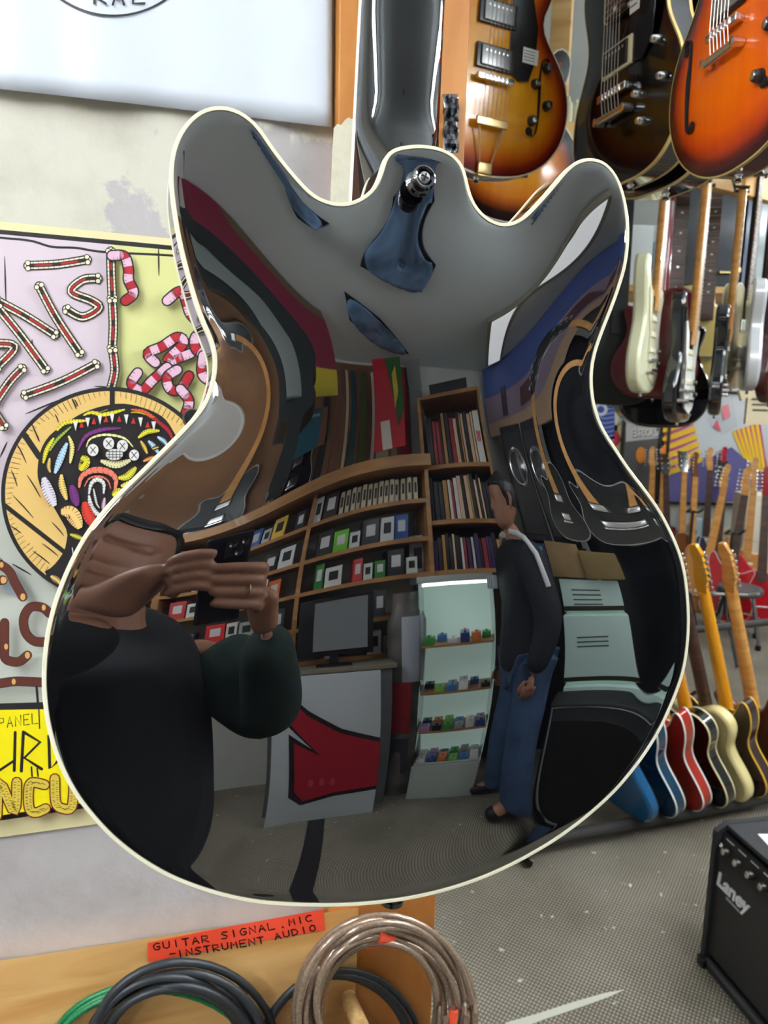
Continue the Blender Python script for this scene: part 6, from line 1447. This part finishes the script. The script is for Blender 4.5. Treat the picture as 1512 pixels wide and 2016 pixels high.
jn = part(['pel', 'lh', 'lk', 'la', 'rh', 'rk', 'ra', 'lc', 'rc'], [('pel', 'lh'), ('lh', 'lk'), ('lk', 'la'), ('la', 'lc'), ('pel', 'rh'), ('rh', 'rk'), ('rk', 'ra'), ('ra', 'rc')], dict(pel=.13, lh=.112, lk=.095, la=.09, lc=.088, rh=.112, rk=.095, ra=.09, rc=.088))
join_meshes('jeans', [jn], JEAN, man, voxel=.009, smooth=3)
for a_, b_ in (('la', 'lt'), ('ra', 'rt')):
    sm = skin_mesh([Vector(J[a_]) + Vector((0, .03, -.05)), Vector(J[a_]) + Vector((0, -.05, -.048)), Vector(J[b_]) + Vector((0, -.02, .002))], [(0, 1), (1, 2)], [.042, .044, .036], 2); join_meshes('shoe', [sm], plain(24, 24, 26, .5), man)
# the photographer: stands behind the phone, so only the mirror shows this person
CM = cam.matrix_world.copy()
def cl(x, y, z): return CM @ Vector((x, y, z))
ph = empty('phone', CM, 'dark phone held up by the photographer, mirrored at the left of the lacquer', 'phone')
b = MB(); b.box((-.024, -.060, .0105), (.073, .148, .008), None, .0035); b.build('phone_body', mat('dark_phone_glass', S(18, 20, 26), .15), ph)
b = MB(); b.box((-.012, -.008, .0062), (.038, .034, .0014), None, .0005); bp_ = b.build('camera_bump', plain(30, 32, 38, .2), ph)
for x_, y_ in ((0, 0), (-.020, -.002), (-.008, -.017)):
    b = MB(); b.lathe((x_, y_, .0055), (0, 0, -1), [(.0075, 0), (.0078, .0012), (.0065, .0012), (.0055, .0004), (.0001, .0003)], 22); b.build('lens', DARKMETAL, bp_)
Cc = CAM
P2 = Matrix.Translation(Vector((0, 0, 0)))
pj = dict(pel=(-.12, -.42, .98), sp=(-.13, -.42, 1.14), ch=(-.15, -.41, 1.28), nk=(-.17, -.38, 1.41), hd=(-.16, -.37, 1.47), rs=(.02, -.40, 1.30), re=(.17, -.27, 1.10), rw=(.085, -.085, 1.335), ls=(-.40, -.38, 1.30), le=(-.42, -.20, 1.12), lw=(-.160, -.075, 1.395),
          lh=(-.23, -.42, .90), lk=(-.23, -.38, .50), la=(-.24, -.42, .10), lt=(-.26, -.30, .04), rh=(-.02, -.42, .90), rk=(.0, -.38, .50), ra=(.01, -.42, .10), rt=(.03, -.30, .04))
pe = empty('person', Matrix.Identity(4), 'photographer in dark clothes holding up the phone, mirrored at the left of the lacquer', 'person')
alle = [('pel', 'sp'), ('sp', 'ch'), ('ch', 'nk'), ('nk', 'hd'), ('ch', 'ls'), ('ls', 'le'), ('le', 'lw'), ('ch', 'rs'), ('rs', 're'), ('re', 'rw'), ('pel', 'lh'), ('lh', 'lk'), ('lk', 'la'), ('la', 'lt'), ('pel', 'rh'), ('rh', 'rk'), ('rk', 'ra'), ('ra', 'rt')]
base = part(list(pj), alle, dict(pel=.10, sp=.10, ch=.08, nk=.052, hd=.05, ls=.034, le=.036, lw=.028, rs=.034, re=.042, rw=.028, lh=.09, lk=.06, la=.042, lt=.035, rh=.09, rk=.06, ra=.042, rt=.035), J_=pj)
hm_, HM = head_mesh(Vector((-.155, -.36, 1.555)), PI, tilt=-.12)
ms = [base, hm_]
# right hand: knuckles on the +x edge of the phone, fingers laid over its back
def finger(pts, r): q = [cl(*p) for p in pts]; return skin_mesh(q, [(i, i+1) for i in range(len(q)-1)], [r*1.1, r*1.1, r, r*.93, r*.8][:len(q)], 2)
wr_ = Vector(pj['rw'])
ms.append(skin_mesh([wr_, cl(.062, -.125, .045), cl(.056, -.092, .018)], [(0, 1), (1, 2)], [(.028, .022), (.036, .022), (.034, .018)], 2))
for k, y_ in enumerate((-.056, -.076, -.096, -.116)):
    ms.append(finger([(.050, y_ - .012, .024), (.042, y_, -.002), (.018, y_ + .006, -.0055), (-.020, y_ + .014, -.0045), (-.054 + k*.004, y_ + .020, -.0035)], .0104 - .0004*k))
ms.append(skin_mesh([cl(.060, -.110, .030), cl(.048, -.085, .032), cl(.030, -.065, .026)], [(0, 1), (1, 2)], [.014, .011, .009], 2))
wl_ = Vector(pj['lw'])
ms.append(skin_mesh([wl_, cl(-.125, -.050, .045), cl(-.102, -.020, .02)], [(0, 1), (1, 2)], [(.028, .022), (.036, .022), (.032, .017)], 2))
for k, y_ in enumerate((-.040, -.058, -.076, -.094)):
    ms.append(finger([(-.100, y_ + .020, .024), (-.088, y_ + .030, .002), (-.068, y_ + .032, -.0035), (-.042, y_ + .024, -.0035)], .0104 - .0004*k))
ms.append(skin_mesh([cl(-.100, -.080, .030), cl(-.085, -.060, .032), cl(-.066, -.045, .026)], [(0, 1), (1, 2)], [.014, .011, .009], 2))
join_meshes('body', ms, SKIN_, pe, voxel=.0035, smooth=2)
hair_mesh(HM, HAIRB, pe)
b = MB(); rr = [cl(.020, -.0865 + .0105*math.cos(t), -.0058 + .0105*math.sin(t)) for t in np.linspace(0, 2*PI, 24, endpoint=False)]; b.tube(rr, .0016, 8, closed=True); b.build('finger_ring', GOLD, pe)
def sub_sk(keys, edges, rad, name, m_, vox=.009): return join_meshes(name, [part(keys, edges, rad, J_=pj)], m_, pe, voxel=vox, smooth=4)
pj['hem'] = (-.10, -.42, .55); pj['sh'] = (-.18, -.39, 1.395)
sub_sk(['hem', 'pel', 'sp', 'ch', 'sh', 'nk'], [('hem', 'pel'), ('pel', 'sp'), ('sp', 'ch'), ('ch', 'sh'), ('sh', 'nk')], dict(hem=(.30, .20), pel=(.27, .19), sp=(.27, .19), ch=(.28, .18), sh=(.27, .14), nk=.10), 'shirt', mat('black_cotton', S(14, 16, 22), .85))
DARKC = mat('black_sleeve', S(14, 16, 22), .85)
for a_, b_, c_ in (('rs', 're', 'rw'), ('ls', 'le', 'lw')):
    q = [Vector(pj[a_]), Vector(pj[b_]), Vector(pj[b_]).lerp(Vector(pj[c_]), .5), Vector(pj[b_]).lerp(Vector(pj[c_]), 1.0)]
    join_meshes('sleeve', [skin_mesh(q, [(0, 1), (1, 2), (2, 3)], [.125, .090, .075, .052], 2)], GREENJ if a_ == 'rs' else DARKC, pe, voxel=.008, smooth=3)
sub_sk(['pel', 'lh', 'lk', 'la', 'rh', 'rk', 'ra'], [('pel', 'lh'), ('lh', 'lk'), ('lk', 'la'), ('pel', 'rh'), ('rh', 'rk'), ('rk', 'ra')], dict(pel=.12, lh=.10, lk=.09, la=.08, rh=.10, rk=.09, ra=.08), 'trousers', plain(16, 18, 26, .8))
for a_, b_ in (('la', 'lt'), ('ra', 'rt')):
    sm = skin_mesh([Vector(pj[a_]) + Vector((0, -.03, -.05)), Vector(pj[a_]) + Vector((0, .05, -.048)), Vector(pj[b_]) + Vector((0, .02, .002))], [(0, 1), (1, 2)], [.042, .044, .036], 2); join_meshes('shoe', [sm], plain(20, 20, 22, .5), pe)
